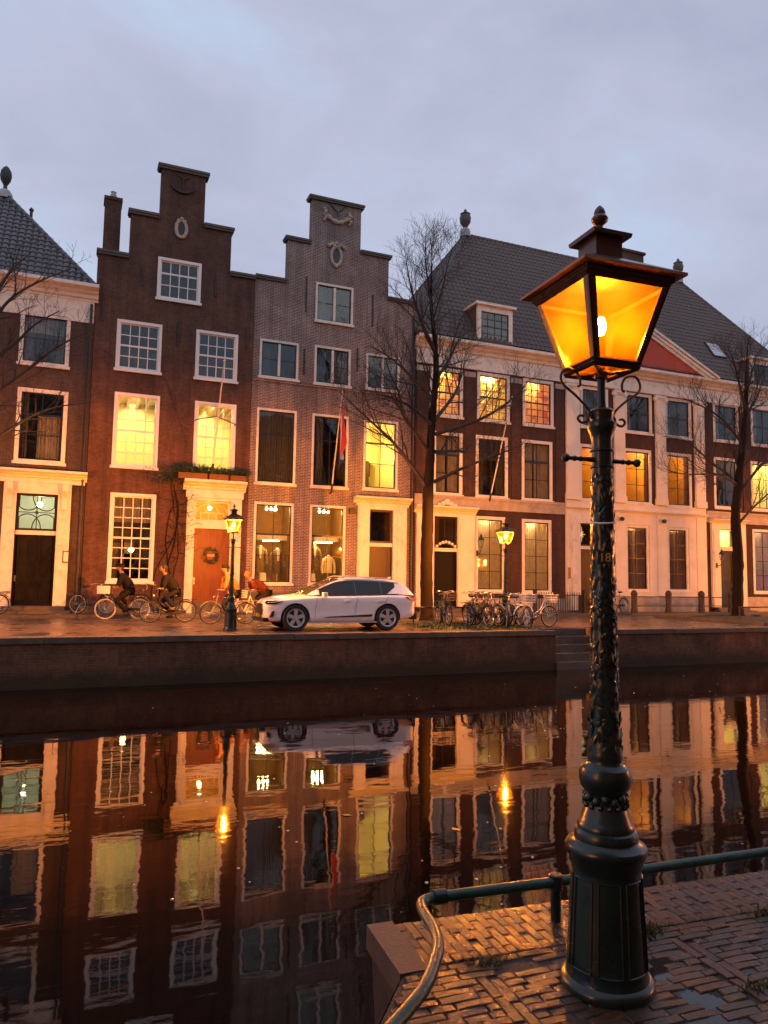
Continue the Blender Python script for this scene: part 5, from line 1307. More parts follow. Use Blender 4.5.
# planters on the door cornice
def planter(label, x0, x1, n, seed, hang=.3):
    t = thing('planter', label, 'planter', ((x0+x1)/2, 30.75, 5.5), 'planters on the cornice over the red door'); rr = random.Random(seed)
    mb = MB(); mb.prism_x([(30.63,5.505),(30.60,5.74),(30.9,5.74),(30.87,5.505)], x0, x1); mb.build('trough', M('terracotta', (.16,.07,.04), .7, .25, 5.), t)
    mb = MB()
    for i in range(n):
        p = Vector((rr.uniform(x0-.05,x1+.05), rr.uniform(30.58,30.9), 5.74)); d = Vector((rr.gauss(0,.5), rr.gauss(-.2,.4), rr.uniform(.3,1))).normalized()
        l = rr.uniform(.15,.5); o = d.orthogonal().normalized()*rr.uniform(.01,.025); q = p+d*l*.6; e = q+(d+Vector((0,0,-rr.uniform(.3,1.4)))).normalized()*l*.5
        mb.face([p-o*.4, p+o*.4, q+o, q-o]); mb.face([q-o, q+o, e])
    mb.build('foliage', LEAFG, t, recalc=False)
planter('terracotta trough of leafy plants on the door cornice, nearest the climbing vine', 3.75, 4.9, 1100, 1); planter('terracotta trough of spiky plants on the door cornice, nearest the pink house', 5.85, 6.5, 520, 2)
planter('low terracotta trough of sparse plants in the middle of the red door cornice', 4.98, 5.75, 420, 3)
# wisteria
vt = thing('climbing_vine', 'leafless climbing vine twisting up the red brick wall beside the red door', 'vine', (3.4, 30.9, 0))
mb = MB(); rr = random.Random(9)
for (x0, sw, top, r) in ((3.45,.25,5.2,.035),(3.6,-.2,4.8,.03),(3.3,.4,5.5,.022),(3.7,.2,5.6,.02)):
    pts = [(x0+sw*math.sin(z*1.1+x0*3)+rr.gauss(0,.02)+(.25*(z/5)**2 if sw > .2 else 0), Y0-.07-.03*math.sin(z*3), z) for z in [top*i/12 for i in range(13)]]
    P = catmull(pts, 3); branch(mb, P, r, r*.5, 6)
    for i in range(7):
        p = P[int(len(P)*(.45+.5*i/7))]; d = Vector((rr.choice((-1,1,1))*rr.uniform(.4,1), rr.uniform(-.25,-.05), rr.uniform(-.2,.6)))
        q = [p]
        for j in range(5): q.append(q[-1]+d*.16+Vector((0,rr.gauss(0,.02),rr.gauss(-.02,.05)))) 
        branch(mb, [(a.x, min(a.y, Y0-.03), a.z) for a in q], .012, .004, 4)
for i in range(5):      # sprays in front of the door surround
    p = Vector((4.1+.1*i, Y0-.2, 4.6-.5*i)); q = [p]
    for j in range(5): q.append(q[-1]+Vector((rr.uniform(.03,.15), rr.gauss(-.02,.03), rr.gauss(.0,.08))))
    branch(mb, q, .010, .004, 4)
mb.build('stems', BARK, vt)
mb = MB()
for i in range(560):
    p = Vector((rr.gauss(3.4,.5), Y0-rr.uniform(.05,.35), rr.gauss(5.55,.2)+.0)) if i < 430 else Vector((rr.gauss(4.15,.25), Y0-rr.uniform(.2,.4), rr.uniform(2.6,4.9)))
    d = Vector((rr.gauss(0,1),rr.gauss(0,1),rr.gauss(0,1))).normalized()*rr.uniform(.04,.09); o = d.orthogonal().normalized()*.02
    mb.face([p-d, p+o, p+d, p-o])
mb.build('leaves', LEAFG, vt, recalc=False)

# ------------------------------------------------------------------ car (front towards -x)
def make_car():
    t = thing('parked_car', 'white five door crossover car parked along the far quay', 'car')
    Lh = [  # x, zbottom, zshoulder, ztop, halfwidth
        (.02,.38,.70,.74,.50),(.06,.30,.80,.86,.72),(.18,.25,.88,.94,.84),(.45,.24,.95,1.01,.93),(.80,.24,.99,1.055,.96),(1.2,.24,1.02,1.085,.965),(1.5,.24,1.04,1.10,.965),
        (2.1,.24,1.05,1.08,.965),(2.8,.24,1.06,1.09,.965),(3.4,.24,1.075,1.10,.97),(3.9,.25,1.09,1.11,.97),(4.3,.27,1.09,1.12,.955),(4.62,.32,1.06,1.10,.91),(4.80,.38,1.02,1.06,.84),(4.89,.46,.92,.98,.72)]
    mb = MB(); rings = []
    for (x, zb, zs, zt, w) in Lh:
        h = zs-zb
        half = [(0,zb),(w*.80,zb),(w*.93,zb+.05),(w*.985,zb+.16),(w*.965,zb+h*.42),(w*.995,zb+h*.72),(w*.985,zs-.07),(w*.94,zs-.012),(w*.84,zs+.012),(w*.5,zt),(0,zt+.01)]
        ring = [(x, -y, z) for y, z in half]+[(x, y, z) for y, z in half[-2:0:-1]]
        rings.append(ring)
    n = len(rings[0]); V = [p for r in rings for p in r]; F = [(i*n+j, i*n+(j+1)%n, (i+1)*n+(j+1)%n, (i+1)*n+j) for i in range(len(rings)-1) for j in range(n)]
    F += [tuple(range(n-1,-1,-1)), tuple((len(rings)-1)*n+j for j in range(n))]
    mb.idx(V, F, 0, True)
    body = mb.build('body', [CARPAINT, BLACKPL], t, local=True)
    md = body.modifiers.new('s', 'SUBSURF'); md.levels = 2; md.render_levels = 2; bake(body)
    for p in body.data.polygons: p.use_smooth = True
    # wheel arches cut out
    cut = MB()
    for xa in (.92, 3.85):
        for sg in (-1, 1): cut.lathe([(.435,0),(.435,.45)], (xa, 1.04 if sg > 0 else -.59, .39), 36, 1, True, AXY)
    co = cut.build('cut', [CARPAINT, BLACKPL], None)
    md = body.modifiers.new('b', 'BOOLEAN'); md.object = co; md.operation = 'DIFFERENCE'; md.solver = 'EXACT'
    bake(body); bpy.data.objects.remove(co)
    if len(body.data.materials) < 2: body.data.materials.append(BLACKPL)
    # greenhouse
    G = [ # x, zbelt, wbelt, zroof, wroof, ztop
        (1.28,1.06,.84,1.085,.80,1.09),(1.62,1.07,.86,1.25,.74,1.27),(2.05,1.07,.865,1.455,.66,1.49),(2.35,1.07,.87,1.545,.625,1.585),(2.75,1.07,.87,1.585,.615,1.625),(3.2,1.08,.87,1.585,.61,1.625),
        (3.65,1.09,.87,1.555,.60,1.60),(4.05,1.10,.865,1.53,.60,1.585),(4.40,1.11,.85,1.49,.595,1.545),(4.58,1.10,.83,1.36,.66,1.41),(4.80,1.08,.80,1.10,.76,1.11)]
    roof = MB(); glass = MB()
    for a, b_ in zip(G, G[1:]):
        for sg in (-1, 1):
            A = [(a[0],sg*a[2],a[1]),(a[0],sg*(a[2]*.12+a[4]*.88),a[1]+(a[3]-a[1])*.9),(a[0],sg*a[4],a[3]),(a[0],sg*a[4]*.6,a[5]-.008),(a[0],0,a[5])]
            B = [(b_[0],sg*b_[2],b_[1]),(b_[0],sg*(b_[2]*.12+b_[4]*.88),b_[1]+(b_[3]-b_[1])*.9),(b_[0],sg*b_[4],b_[3]),(b_[0],sg*b_[4]*.6,b_[5]-.008),(b_[0],0,b_[5])]
            front = a[0] < 2.3; rear = a[0] >= 4.3
            for k in range(4):
                q = [A[k], B[k], B[k+1], A[k+1]]
                if k == 0:
                    roof.face(q, 0, True)
                elif k >= 2 and front: roof.face(q, 1, True)
                elif k >= 2 and rear and a[0] > 4.39: roof.face(q, 1, True)
                else: roof.face(q, 0, True)
    roof.build('cabin', [CARPAINT, CARGLASS], t, local=True)
    def side(x, s):    # point on the side of the greenhouse, s from belt to roof edge
        for a, b_ in zip(G, G[1:]):
            if a[0] <= x <= b_[0]:
                f = (x-a[0])/(b_[0]-a[0]); g = [p+(q-p)*f for p, q in zip(a, b_)]; 
                y0, y1 = g[2], g[2]*.12+g[4]*.88
                return y0+(y1-y0)*s, g[1]+(g[3]-g[1])*.9*s
    for sg in (-1, 1):
        for nm, xs, off in (('side_window', [1.66,1.9,2.1,2.35,2.6,2.815], .008), ('side_window', [2.825,3.1,3.4,3.67], .008), ('quarter_window', [3.68,3.86,4.02,4.16], .008)):
            q = MB(); V = []
            for x in xs:
                hi = .96
                lo = .06
                if nm == 'quarter_window': hi = .96-.0*(x-3.7); lo = .06+.8*max(0,(x-3.85))/.45
                for s in (lo, hi):
                    y, z = side(x, s); V.append((x, sg*(y+off), z))
            q.idx(V, [(2*i,2*i+2,2*i+3,2*i+1) for i in range(len(xs)-1)], 0, True); q.build(nm, CARGLASS, t, local=True, recalc=False)
        q = MB(); y, z = side(1.72, .04); 
        pts = [(x, sg*(side(x,.035)[0]+.012), side(x,.035)[1]) for x in (1.55,2.0,2.5,3.0,3.5,4.0,4.25)]; q.tube(pts, .010, 6)
        pts = [(x, sg*(side(x,1.0)[0]+.004), side(x,1.0)[1]) for x in (1.6,1.9,2.2,2.6,3.0,3.5,4.0,4.3)]; q.tube(pts, .010, 6); q.build('window_trim', BLACKPL, t, local=True)
        q = MB(); q.tube([(2.35,sg*.60,1.60),(2.55,sg*.60,1.655),(3.9,sg*.585,1.61),(4.1,sg*.585,1.56)], .014, 8); q.build('roof_rail', ALU, t, local=True)
        q = MB(); q.obox((1.78,sg*1.03,1.10), (.14,.2,.12)); q.obox((1.80,sg*.93,1.06), (.06,.12,.04)); mo = q.build('mirror', CARPAINT, t, local=True)
        bv = mo.modifiers.new('b','BEVEL'); bv.width = .03; bv.segments = 3
        # door gaps, handles, sill insert
        q = MB()
        for x in (1.52, 2.80): q.tube([(x,sg*.967,.42),(x-.01,sg*.958,.62),(x+.02,sg*.969,.82),(x+.06,sg*.962,1.02)], .004, 4)
        q.tube([(3.74,sg*.962,.80),(3.82,sg*.966,.95),(3.86,sg*.965,1.04)], .004, 4); q.build('door_gap', BLACKPL, t, local=True)
        for x in (2.52, 3.62): q = MB(); q.obox((x,sg*.978,.90), (.2,.03,.035)); q.build('door_handle', CARPAINT, t, local=True)
        q = MB(); q.prism([(1.75,.40),(3.30,.43),(3.36,.50),(1.95,.43)], sg*.955, sg*.968); q.build('sill_insert', BLACKPL, t, local=True)
        q = MB(); q.prism([(1.0,.235),(3.9,.245),(3.9,.285),(1.0,.275)], sg*.80, sg*.945); q.build('skirt', ALU, t, local=True)
        # lights
        q = MB(); q.idx([(.10,sg*.60,.845),(.13,sg*.80,.80),(.32,sg*.91,.835),(.50,sg*.935,.90),(.26,sg*.83,.905),(.12,sg*.66,.90)], [(0,1,2,3,4,5)], 0); V = q.v
        q = MB(); ctr = [(.075,sg*.55,.82),(.10,sg*.74,.785),(.30,sg*.905,.80),(.52,sg*.94,.895),(.24,sg*.865,.90),(.10,sg*.68,.89)]
        q.idx([(p[0]-.022, p[1]+sg*.022, p[2]) for p in ctr]+[(p[0]+.12,p[1]-sg*.1,p[2]) for p in ctr], [(0,1,2,3,4,5),(0,6,7,1),(1,7,8,2),(2,8,9,3),(3,9,10,4),(4,10,11,5),(5,11,6,0)]); q.build('headlight', CARGLASS, t, local=True)
        q = MB(); q.tube([(.072,sg*.60,.855),(.12,sg*.80,.835),(.30,sg*.925,.86),(.46,sg*.958,.89)], .010, 5); q.build('light_strip', M('lamp_white', (.8,.8,.8), .2, .02, 1.), t, local=True)
        q = MB(); q.prism([(.14,.40),(.26,.44),(.28,.60),(.22,.58)], sg*.80, sg*.905); q.build('air_intake', BLACKPL, t, local=True)
        q = MB(); q.idx([(4.60,sg*.955,.98),(4.78,sg*.90,.93),(4.90,sg*.76,.93),(4.90,sg*.74,1.0),(4.76,sg*.88,1.03),(4.52,sg*.955,1.04)]+[(4.5,sg*.85,.98),(4.7,sg*.8,.93),(4.8,sg*.66,.93),(4.8,sg*.64,1.0),(4.66,sg*.78,1.03),(4.42,sg*.85,1.04)], [(0,1,2,3,4,5),(0,6,7,1),(1,7,8,2),(2,8,9,3),(3,9,10,4),(4,10,11,5),(5,11,6,0)]); q.build('tail_light', M('tail_red', (.25,.01,.01), .2, .05, 1., coat=1.), t, local=True)
    q = MB(); q.tube([(4.9,-.7,.97),(4.93,0,.97),(4.9,.7,.97)], .018, 6); q.build('tail_light', bpy.data.materials['tail_red'], t, local=True)
    q = MB(); q.idx([(.00,-.42,.46),(.00,.42,.46),(-.005,.50,.60),(.03,.40,.79),(.03,-.40,.79),(-.005,-.50,.60)]+[(.2,-.42,.46),(.2,.42,.46),(.2,.50,.60),(.2,.40,.79),(.2,-.40,.79),(.2,-.50,.60)], [(0,1,2,3,4,5)]+[(i,6+i,6+(i+1)%6,(i+1)%6) for i in range(6)]); q.build('grille', BLACKPL, t, local=True)
    q = MB(); q.obox((.06,0,.33),(.16,1.5,.12)); q.obox((4.87,0,.42),(.14,1.4,.2)); q.build('bumper_insert', BLACKPL, t, local=True)
    q = MB(); q.obox((-.015,0,.44),(.012,.5,.10)); q.build('number_plate', M('plate_yellow', (.7,.5,.04), .5, .05, 1.), t, local=True)
    # inner arches
    def wheel(x, sg):
        W = MB(); W.lathe([(.27,-.11),(.36,-.125),(.385,-.10),(.39,-.05),(.39,.05),(.385,.10),(.36,.125),(.27,.11)], (x, sg*.84, .39), 40, 0, True, AXY, cap=False)
        wo = W.build('wheel', RUBBER, t, local=True)
        r_ = MB(); yo = sg*.945
        r_.lathe([(.262,-.05),(.285,-.012),(.275,.012),(.25,-.02),(.235,-.03)], (x, sg*.955, .39), 40, 0, True, AXY if sg < 0 else Matrix(((1,0,0),(0,0,1),(0,1,0))), cap=False)
        for k in range(5):
            a = 2*PI*k/5+.3; c, s_ = math.cos(a), math.sin(a)
            for da in (-.0,):
                p0 = (x+.04*c, yo, .39+.04*s_); p1 = (x+.262*c, yo, .39+.262*s_); tx, tz = -s_, c
                r_.idx([(p0[0]+tx*.045,yo,p0[2]+tz*.045),(p0[0]-tx*.045,yo,p0[2]-tz*.045),(p1[0]-tx*.062,yo,p1[2]-tz*.062),(p1[0]+tx*.062,yo,p1[2]+tz*.062)]+[(p0[0]+tx*.045,yo-sg*.03,p0[2]+tz*.045),(p0[0]-tx*.045,yo-sg*.03,p0[2]-tz*.045),(p1[0]-tx*.062,yo-sg*.03,p1[2]-tz*.062),(p1[0]+tx*.062,yo-sg*.03,p1[2]+tz*.062)], [(0,1,2,3),(0,4,5,1),(1,5,6,2),(2,6,7,3),(3,7,4,0)])
        r_.lathe([(.05,-.02),(.05,.02)], (x, yo, .39), 16, 0, True, AXY)
        r_.build('rim', ALU, wo, local=True)
        d = MB(); d.lathe([(.25,-.01),(.25,.01)], (x, sg*.885, .39), 30, 0, True, AXY); d.build('brake_disc', M('dark_disc', (.05,.045,.04), .4, .2, 6., metal=.6), wo, local=True)
    for x in (.92,3.85):
        for sg in (-1,1): wheel(x, sg)
    q = MB(); q.prism([(4.15,1.60),(4.3,1.60),(4.33,1.66),(4.27,1.66)], -.02, .02); q.build('antenna', CARPAINT, t, local=True)
    return t
car = make_car(); place(car, (5.27, 22.48, 0), R(-1.0))

# ------------------------------------------------------------------ bicycles (front towards -x)
def make_bike(label, frame_mat, tyre_mat=RUBBER, basket=None, low=True, group='bicycles on the far quay'):
    t = thing('bicycle', label, 'bicycle', (0,0,0), group)
    r = .34
    for nm, hx in (('front_wheel',-.54),('rear_wheel',.54)):
        w = MB(); w.torus((hx,0,r), r-.02, .021, 36, 8, 0, AXY); wo = w.build(nm, tyre_mat, t, local=True)
        q = MB(); q.torus((hx,0,r), r-.045, .011, 30, 6, 0, AXY)
        for k in range(18):
            a = 2*PI*k/18; q.tube([(hx,.02*((k%2)*2-1),r),(hx+(r-.05)*math.cos(a),0,r+(r-.05)*math.sin(a))], .0022, 3, cap=False)
        q.lathe([(.025,-.05),(.025,.05)], (hx,0,r), 8, 0, True, AXY); q.build('rim', CHROME, wo, local=True)
    f = MB(); bb = (.08,0,.29); st_ = (.24,0,.80); hd = (-.34,0,.86); hb = (-.38,0,.66)
    f.tube([bb, st_], .016, 8); f.tube([hb, hd], .018, 8)
    if low: f.tube(catmull([hb, (-.22,0,.45), (.05,0,.32)], 5), .017, 8); f.tube(catmull([hd, (-.2,0,.6), (.1,0,.42)], 5), .014, 8)
    else: f.tube([hb, bb], .017, 8); f.tube([hd, (.22,0,.76)], .015, 8)
    for s in (-.05,.05):
        f.tube([(.08,s*.6,.29),(.54,s,.34)], .010, 6); f.tube([(.23,s*.4,.74),(.54,s,.34)], .008, 6); f.tube([(-.385,s*.5,.64),(-.45,s,.52),(-.54,s,.34)], .010, 6)
    f.build('frame', frame_mat, t, local=True)
    for hx, a0, a1 in ((-.54,.25,2.6),(.54,.2,2.75)):
        q = MB(); pts = [(hx+(r+.03)*math.cos(a0+(a1-a0)*i/14),0,r+(r+.03)*math.sin(a0+(a1-a0)*i/14)) for i in range(15)]
        for s in (-.022,.022): q.tube([(p[0],s,p[2]) for p in pts], .008, 4)
        q.tube(pts, .014, 4); q.build('mudguard', frame_mat, t, local=True)
    q = MB(); q.tube([(-.34,0,.86),(-.32,0,1.02)], .012, 6); q.tube(catmull([(-.08,-.29,1.03),(-.24,-.28,1.06),(-.34,-.18,1.07),(-.33,0,1.03),(-.34,.18,1.07),(-.24,.28,1.06),(-.08,.29,1.03)], 4), .012, 6); q.build('handlebar', CHROME, t, local=True)
    q = MB(); q.tube([(.24,0,.80),(.26,0,.92)], .012, 6); q.ball((.30,0,.95), .12, 0, 12, 8, (1.05,.85,.38)); q.ball((.17,0,.955), .07, 0, 10, 6, (1.2,.5,.4)); q.build('saddle', BLACKPL, t, local=True)
    q = MB(); 
    for s in (-.07,.07): q.tube([(.28,s*.5,.72),(.36,s,.73),(.86,s,.73)], .007, 5); q.tube([(.80,s,.73),(.54,s*.8,.34)], .006, 5)
    for x in (.4,.55,.7,.86): q.tube([(x,-.07,.73),(x,.07,.73)], .006, 5)
    q.build('rack', frame_mat, t, local=True)
    q = MB(); q.lathe([(.09,-.012),(.09,.012)], (.08,-.05,.29), 16, 0, True, AXY); q.tube([(.08,-.07,.29),(.18,-.08,.17)], .010, 5); q.obox((.19,-.13,.165),(.09,.09,.025)); q.tube([(.08,.07,.29),(-.02,.08,.41)], .010, 5); q.obox((-.03,.13,.415),(.09,.09,.025)); q.obox((.30,-.06,.335),(.50,.03,.09)); q.build('chain_case', BLACKPL, t, local=True)
    q = MB(); q.lathe([(.01,0),(.035,.01),(.04,.05),(.03,.06)], (-.42,0,.84), 10, 0, True, Matrix.Rotation(-PI/2,3,'Y')); q.build('headlight', CHROME, t, local=True)
    q = MB(); q.tube([(.42,.05,.33),(.52,.2,.01)], .010, 5); q.build('kickstand', CHROME, t, local=True)
    if basket:
        q = MB(); cx = -.62
        if basket[0] == 'crate':
            for (a, b_, c, d) in ((-.2,.2,-.17,-.155),(-.2,.2,.155,.17),(-.2,-.185,-.155,.155),(.185,.2,-.155,.155)): q.box(cx+a, cx+b_, c, d, .86, 1.10)
            q.box(cx-.2, cx+.2, -.17, .17, .845, .859)
            q.tube([(cx,0,.845),(-.45,0,.7)], .010, 5); q.build('crate', basket[1], t, local=True)
        else:
            for z in (.80,.88,.96,1.04):
                k = .8+.2*(z-.8)/.24; q.tube([(cx-.16*k,-.2*k,z),(cx+.16*k,-.2*k,z),(cx+.16*k,.2*k,z),(cx-.16*k,.2*k,z),(cx-.16*k,-.2*k,z)], .006, 4)
            for i in range(9):
                y = -.2+.05*i
                for sx in (-.16,.16): q.tube([(cx+sx*.8,y*.8,.80),(cx+sx,y,1.04)], .004, 3)
            for i in range(7):
                x = -.16+.053*i
                for sy in (-.2,.2): q.tube([(cx+x*.8,sy*.8,.80),(cx+x,sy,1.04)], .004, 3)
            q.box(cx-.12,cx+.12,-.16,.16,.795,.80); q.build('basket', basket[1], t, local=True)
    return t
WHITEM = M('white_bike_enamel', (.68,.66,.62), .35, .1, 6.); GREYM = M('grey_bike_enamel', (.2,.2,.2), .35, .2, 6.); BLUEM = M('dark_blue_enamel', (.02,.03,.06), .35, .2, 6.); DARKM = M('black_bike_enamel', (.015,.014,.014), .35, .2, 6.)
WICK = M('wicker', (.20,.12,.06), .7, .3, 30.); CRATE = M('white_crate_plastic', (.7,.68,.62), .5, .1, 5.)
dark = make_bike('black bicycle with low frame among the parked bicycles', DARKM); place(dark, (13.55,23.9,.05), R(75), 0)
crate = make_bike('black bicycle with pale tyres and a white front crate, ridden past', DARKM, PALETYRE, ('crate', CRATE)); 
white = make_bike('white bicycle with a white wire basket at the stair end of the parked row', WHITEM, RUBBER, ('wire', WHITEM))
grey = make_bike('grey bicycle with raised crossbar parked next to the tree trunk', GREYM, RUBBER, None, False)
wick = make_bike('dark blue bicycle with a brown wicker basket in the parked row', BLUEM, RUBBER, ('wire', WICK))
place(crate, (1.72,28.3,0), R(0)); place(white, (14.75,21.75,.02), R(186)); place(grey, (12.95,23.0,.05), R(68)); place(wick, (13.75,22.8,.05), R(-80))
def dup(src, label, loc, rz, tilt=0):
    c = copy_tree(src); c['label'] = label; place(c, loc, rz, tilt); return c
dup(dark, 'black bicycle leaning beside the tree trunk, closest to the car', (12.75,24.6,.05), R(55))
dup(white, 'white bicycle with wire basket turned towards the canal, mid row', (14.35,22.9,.03), R(98))
dup(grey, 'grey bicycle parked just behind the second street lamp', (13.2,22.4,.05), R(100))
dup(dark, 'black bicycle leaning over at the back of the parked row', (14.55,24.4,0), R(60))
dup(wick, 'dark blue bicycle with wicker basket, last in the parked row before the stairs', (14.95,23.6,0), R(115))
dup(white, 'white bicycle with wire basket standing by the tree before the mansion', (31.2,25.6,.08), R(200))
dup(dark, 'black bicycle standing under the tree before the mansion', (32.2,26.2,.08), R(170))
dup(grey, 'grey bicycle leaning on the first round post before the mansion', (25.0,29.9,.1), R(15))
dup(dark, 'black bicycle leaning against the wall under the many paned window', (.75,30.1,.1), R(150))
dup(dark, 'black bicycle parked in front of the black double door house', (-2.95,29.9,.1), R(5))
dup(dark, 'black bicycle leaning against the wall under the vine', (3.05,30.3,.1), R(8))
dup(wick, 'dark blue bicycle with wicker basket standing right against the tree rail', (11.9,23.1,.05), R(80))
dup(white, 'white bicycle with wire basket facing the canal beside the second lamp', (14.1,21.75,.03), R(84))
dup(grey, 'grey bicycle with raised crossbar at the canal side of the parked row', (13.55,21.8,.03), R(62), R(6))
dup(dark, 'black bicycle parked closest to the canal, left in the row', (12.6,21.9,.05), R(95), R(-5))
b_r2 = dup(dark, 'black bicycle ridden by the cyclist in front of the vine', (3.05,26.2,0), R(0))
b_r3 = dup(grey, 'grey bicycle ridden just behind the street lamp at the red door', (4.85,25.0,0), R(0))
b_r4 = dup(white, 'white bicycle ridden by the bending cyclist in front of the shop', (6.15,26.0,0), R(0))

for o in bpy.data.objects:
    if o.get('category') == 'bicycle': o.scale = (1.07,)*3

# ------------------------------------------------------------------ people on bicycles
SKIN = M('skin', (.26,.13,.085), .5, .08, 5.)
def skin_mesh(name, verts, edges, radii, mat, parent, root=0, lvl=1):
    me = bpy.data.meshes.new(name); me.from_pydata(verts, edges, []); o = bpy.data.objects.new(name, me); COL.objects.link(o)
    o.modifiers.new('k', 'SKIN'); s = o.modifiers.new('s', 'SUBSURF'); s.levels = lvl; s.render_levels = lvl
    for i, r in enumerate(radii):
        d = me.skin_vertices[0].data[i]; d.radius = (r, r) if not hasattr(r, '__len__') else r; d.use_root = (i == root)
    bpy.context.view_layer.update(); bake(o)
    o.data.materials.clear(); o.data.materials.append(mat)
    for p in o.data.polygons: p.use_smooth = True
    o.parent = parent; return o
def cyclist(label, loc, rz, coat, trousers, hair, hat=None, bend=.0, phase=.5, sleeve=None):
    t = thing('person', label, 'person', (0,0,0), 'cyclists passing the houses')
    hip = Vector((.24,0,1.0)); sh = Vector((-.06-bend*.28,0,1.47-bend*.16)); nk = sh+Vector((-.03-.04*bend,0,.10-.02*bend)); hd = nk+Vector((-.04-.05*bend,0,.13))
    V = [hip, hip.lerp(sh,.5)+Vector((.02,0,.02)), sh, nk, hd]; E = [(0,1),(1,2),(2,3),(3,4)]; Rr = [(.14,.15),(.13,.15),(.12,.15),.055,.085]
    c0 = [hip+Vector((.0,0,-.08)), hip.lerp(sh,.5)+Vector((.02,0,.02)), sh, nk+Vector((0,0,-.03))]; CE = [(0,1),(1,2),(2,3)]; CR = [.225,.205,.19,.10]
    tv = [hip+Vector((0,0,.02))]; te = []; tr_ = [.16]
    for s in (-1, 1):
        up = phase if s < 0 else -phase
        ft = Vector((.08-.02*s+.12*math.cos(up*PI), s*.13, .30-.13*math.sin(up*PI)*1.0)); kn = Vector((-.16-.06*math.sin(up*PI), s*.13, .72-.10*math.sin(up*PI)*s*s)); hp = hip+Vector((-.02,s*.09,-.03))
        i = len(V); V += [hp, kn, ft+Vector((.05,0,.06)), ft+Vector((-.10,0,-.01))]; E += [(0,i),(i,i+1),(i+1,i+2),(i+2,i+3)]; Rr += [.095,.062,.042,.035]
        j = len(tv); tv += [hp, hp.lerp(kn,.5), kn, kn.lerp(ft+Vector((.05,0,.06)),1.0)]; te += [(0,j),(j,j+1),(j+1,j+2),(j+2,j+3)]; tr_ += [.115,.10,.085,.072]
        sv = sh+Vector((0,s*.17,-.03)); el = Vector((sh.x*.5-.13, s*.26, 1.18-.06*bend)); hn = Vector((-.20,s*.275,1.075))
        i = len(V); V += [sv, el, hn, hn+Vector((-.06,0,-.005))]; E += [(2,i),(i,i+1),(i+1,i+2),(i+2,i+3)]; Rr += [.06,.042,.030,(.035,.022)]
        hb = i+3
        for q in range(4):       # fingers closing on the grip
            k = len(V); fy = s*(.245+.018*q); V += [Vector((-.285,fy,1.075)), Vector((-.30,fy,1.05)), Vector((-.28,fy,1.035))]; E += [(hb,k),(k,k+1),(k+1,k+2)]; Rr += [.0095,.009,.008]
        k = len(V); V += [Vector((-.24,s*.225,1.07)), Vector((-.265,s*.215,1.055))]; E += [(hb-1,k),(k,k+1)]; Rr += [.011,.009]
        j = len(c0); c0 += [sv, el, hn+Vector((.03,0,.01))]; CE += [(2,j),(j,j+1),(j+1,j+2)]; CR += [.095,.078,.06]
    body = skin_mesh('body', [tuple(p) for p in V], E, Rr, SKIN, t)
    skin_mesh('coat', [tuple(p) for p in c0], CE, CR, coat, t); skin_mesh('trousers', [tuple(p) for p in tv], te, tr_, trousers, t)
    h = MB(); h.ball(hd+Vector((-.005,0,.03)), .105, 0, 16, 12, (1.0,.82,1.18)); h.ball(hd+Vector((-.11,0,.015)), .022, 0, 8, 6, (1,.8,1.3)); h.ball(hd+Vector((-.092,0,-.035)), .02, 0, 8, 5, (.6,1.4,.5))
    for s in (-1,1): h.ball(hd+Vector((.01,s*.088,.02)), .025, 0, 8, 6, (.8,.4,1.2)); h.ball(hd+Vector((-.092,s*.035,.045)), .012, 1, 6, 5)
    h.build('head', [SKIN, BLACKPL], t, local=True)
    h = MB(); h.ball(hd+Vector((.022,0,.06)), .112, 0, 16, 10, (1.0,.9,1.02)); h.ball(hd+Vector((.06,0,-.02)), .08, 0, 10, 8, (.7,1,1.1))
    h.build('hair', hair, t, local=True)
    if hat: h = MB(); h.ball(hd+Vector((.0,0,.10)), .118, 0, 16, 8, (1.03,.95,.7)); h.torus(hd+Vector((0,0,.075)), .108, .018, 20, 6); h.build('hat', hat, t, local=True)
    h = MB()
    for s in (-1,1):
        up = phase if s < 0 else -phase; ft = Vector((.08-.02*s+.12*math.cos(up*PI), s*.13, .30-.13*math.sin(up*PI)))
        h.ball(ft+Vector((-.03,0,-.005)), .06, 0, 10, 8, (2.1,.75,.75))
    h.build('shoes', BLACKPL, t, local=True)
    place(t, loc, rz); t.scale = (1.06,)*3; return t
DKC = M('black_coat', (.012,.011,.012), .8, .3, 6., spec=.1); NAVY = M('navy_trousers', (.015,.017,.025), .8, .3, 6., spec=.1); GRYC = M('dark_grey_coat', (.014,.013,.012), .8, .3, 6., spec=.1); PALE = M('pale_orange_coat', (.25,.11,.05), .8, .2, 6., spec=.1); REDC = M('rust_jacket', (.07,.018,.012), .8, .2, 6., spec=.1)
HAIRD = M('dark_hair', (.015,.01,.008), .6, .3, 20.); HAIRB = M('fair_hair', (.14,.06,.025), .6, .3, 20.)
cyclist('person in black coat and dark cap riding the bicycle with the white crate', (1.72,28.3,0), 0, DKC, DKC, HAIRD, DKC, 0, .4)
cyclist('person in dark grey coat with bare head cycling in front of the vine', (3.05,26.2,0), 0, GRYC, NAVY, HAIRD, None, .15, -.4)
cyclist('person in pale orange coat and dark cap cycling behind the street lamp', (4.85,25.0,0), 0, PALE, NAVY, HAIRD, DKC, 0, .6)
cyclist('person in rust red jacket bending low over a white bicycle before the shop', (6.15,26.0,0), 0, REDC, DKC, HAIRB, None, .85, .3)

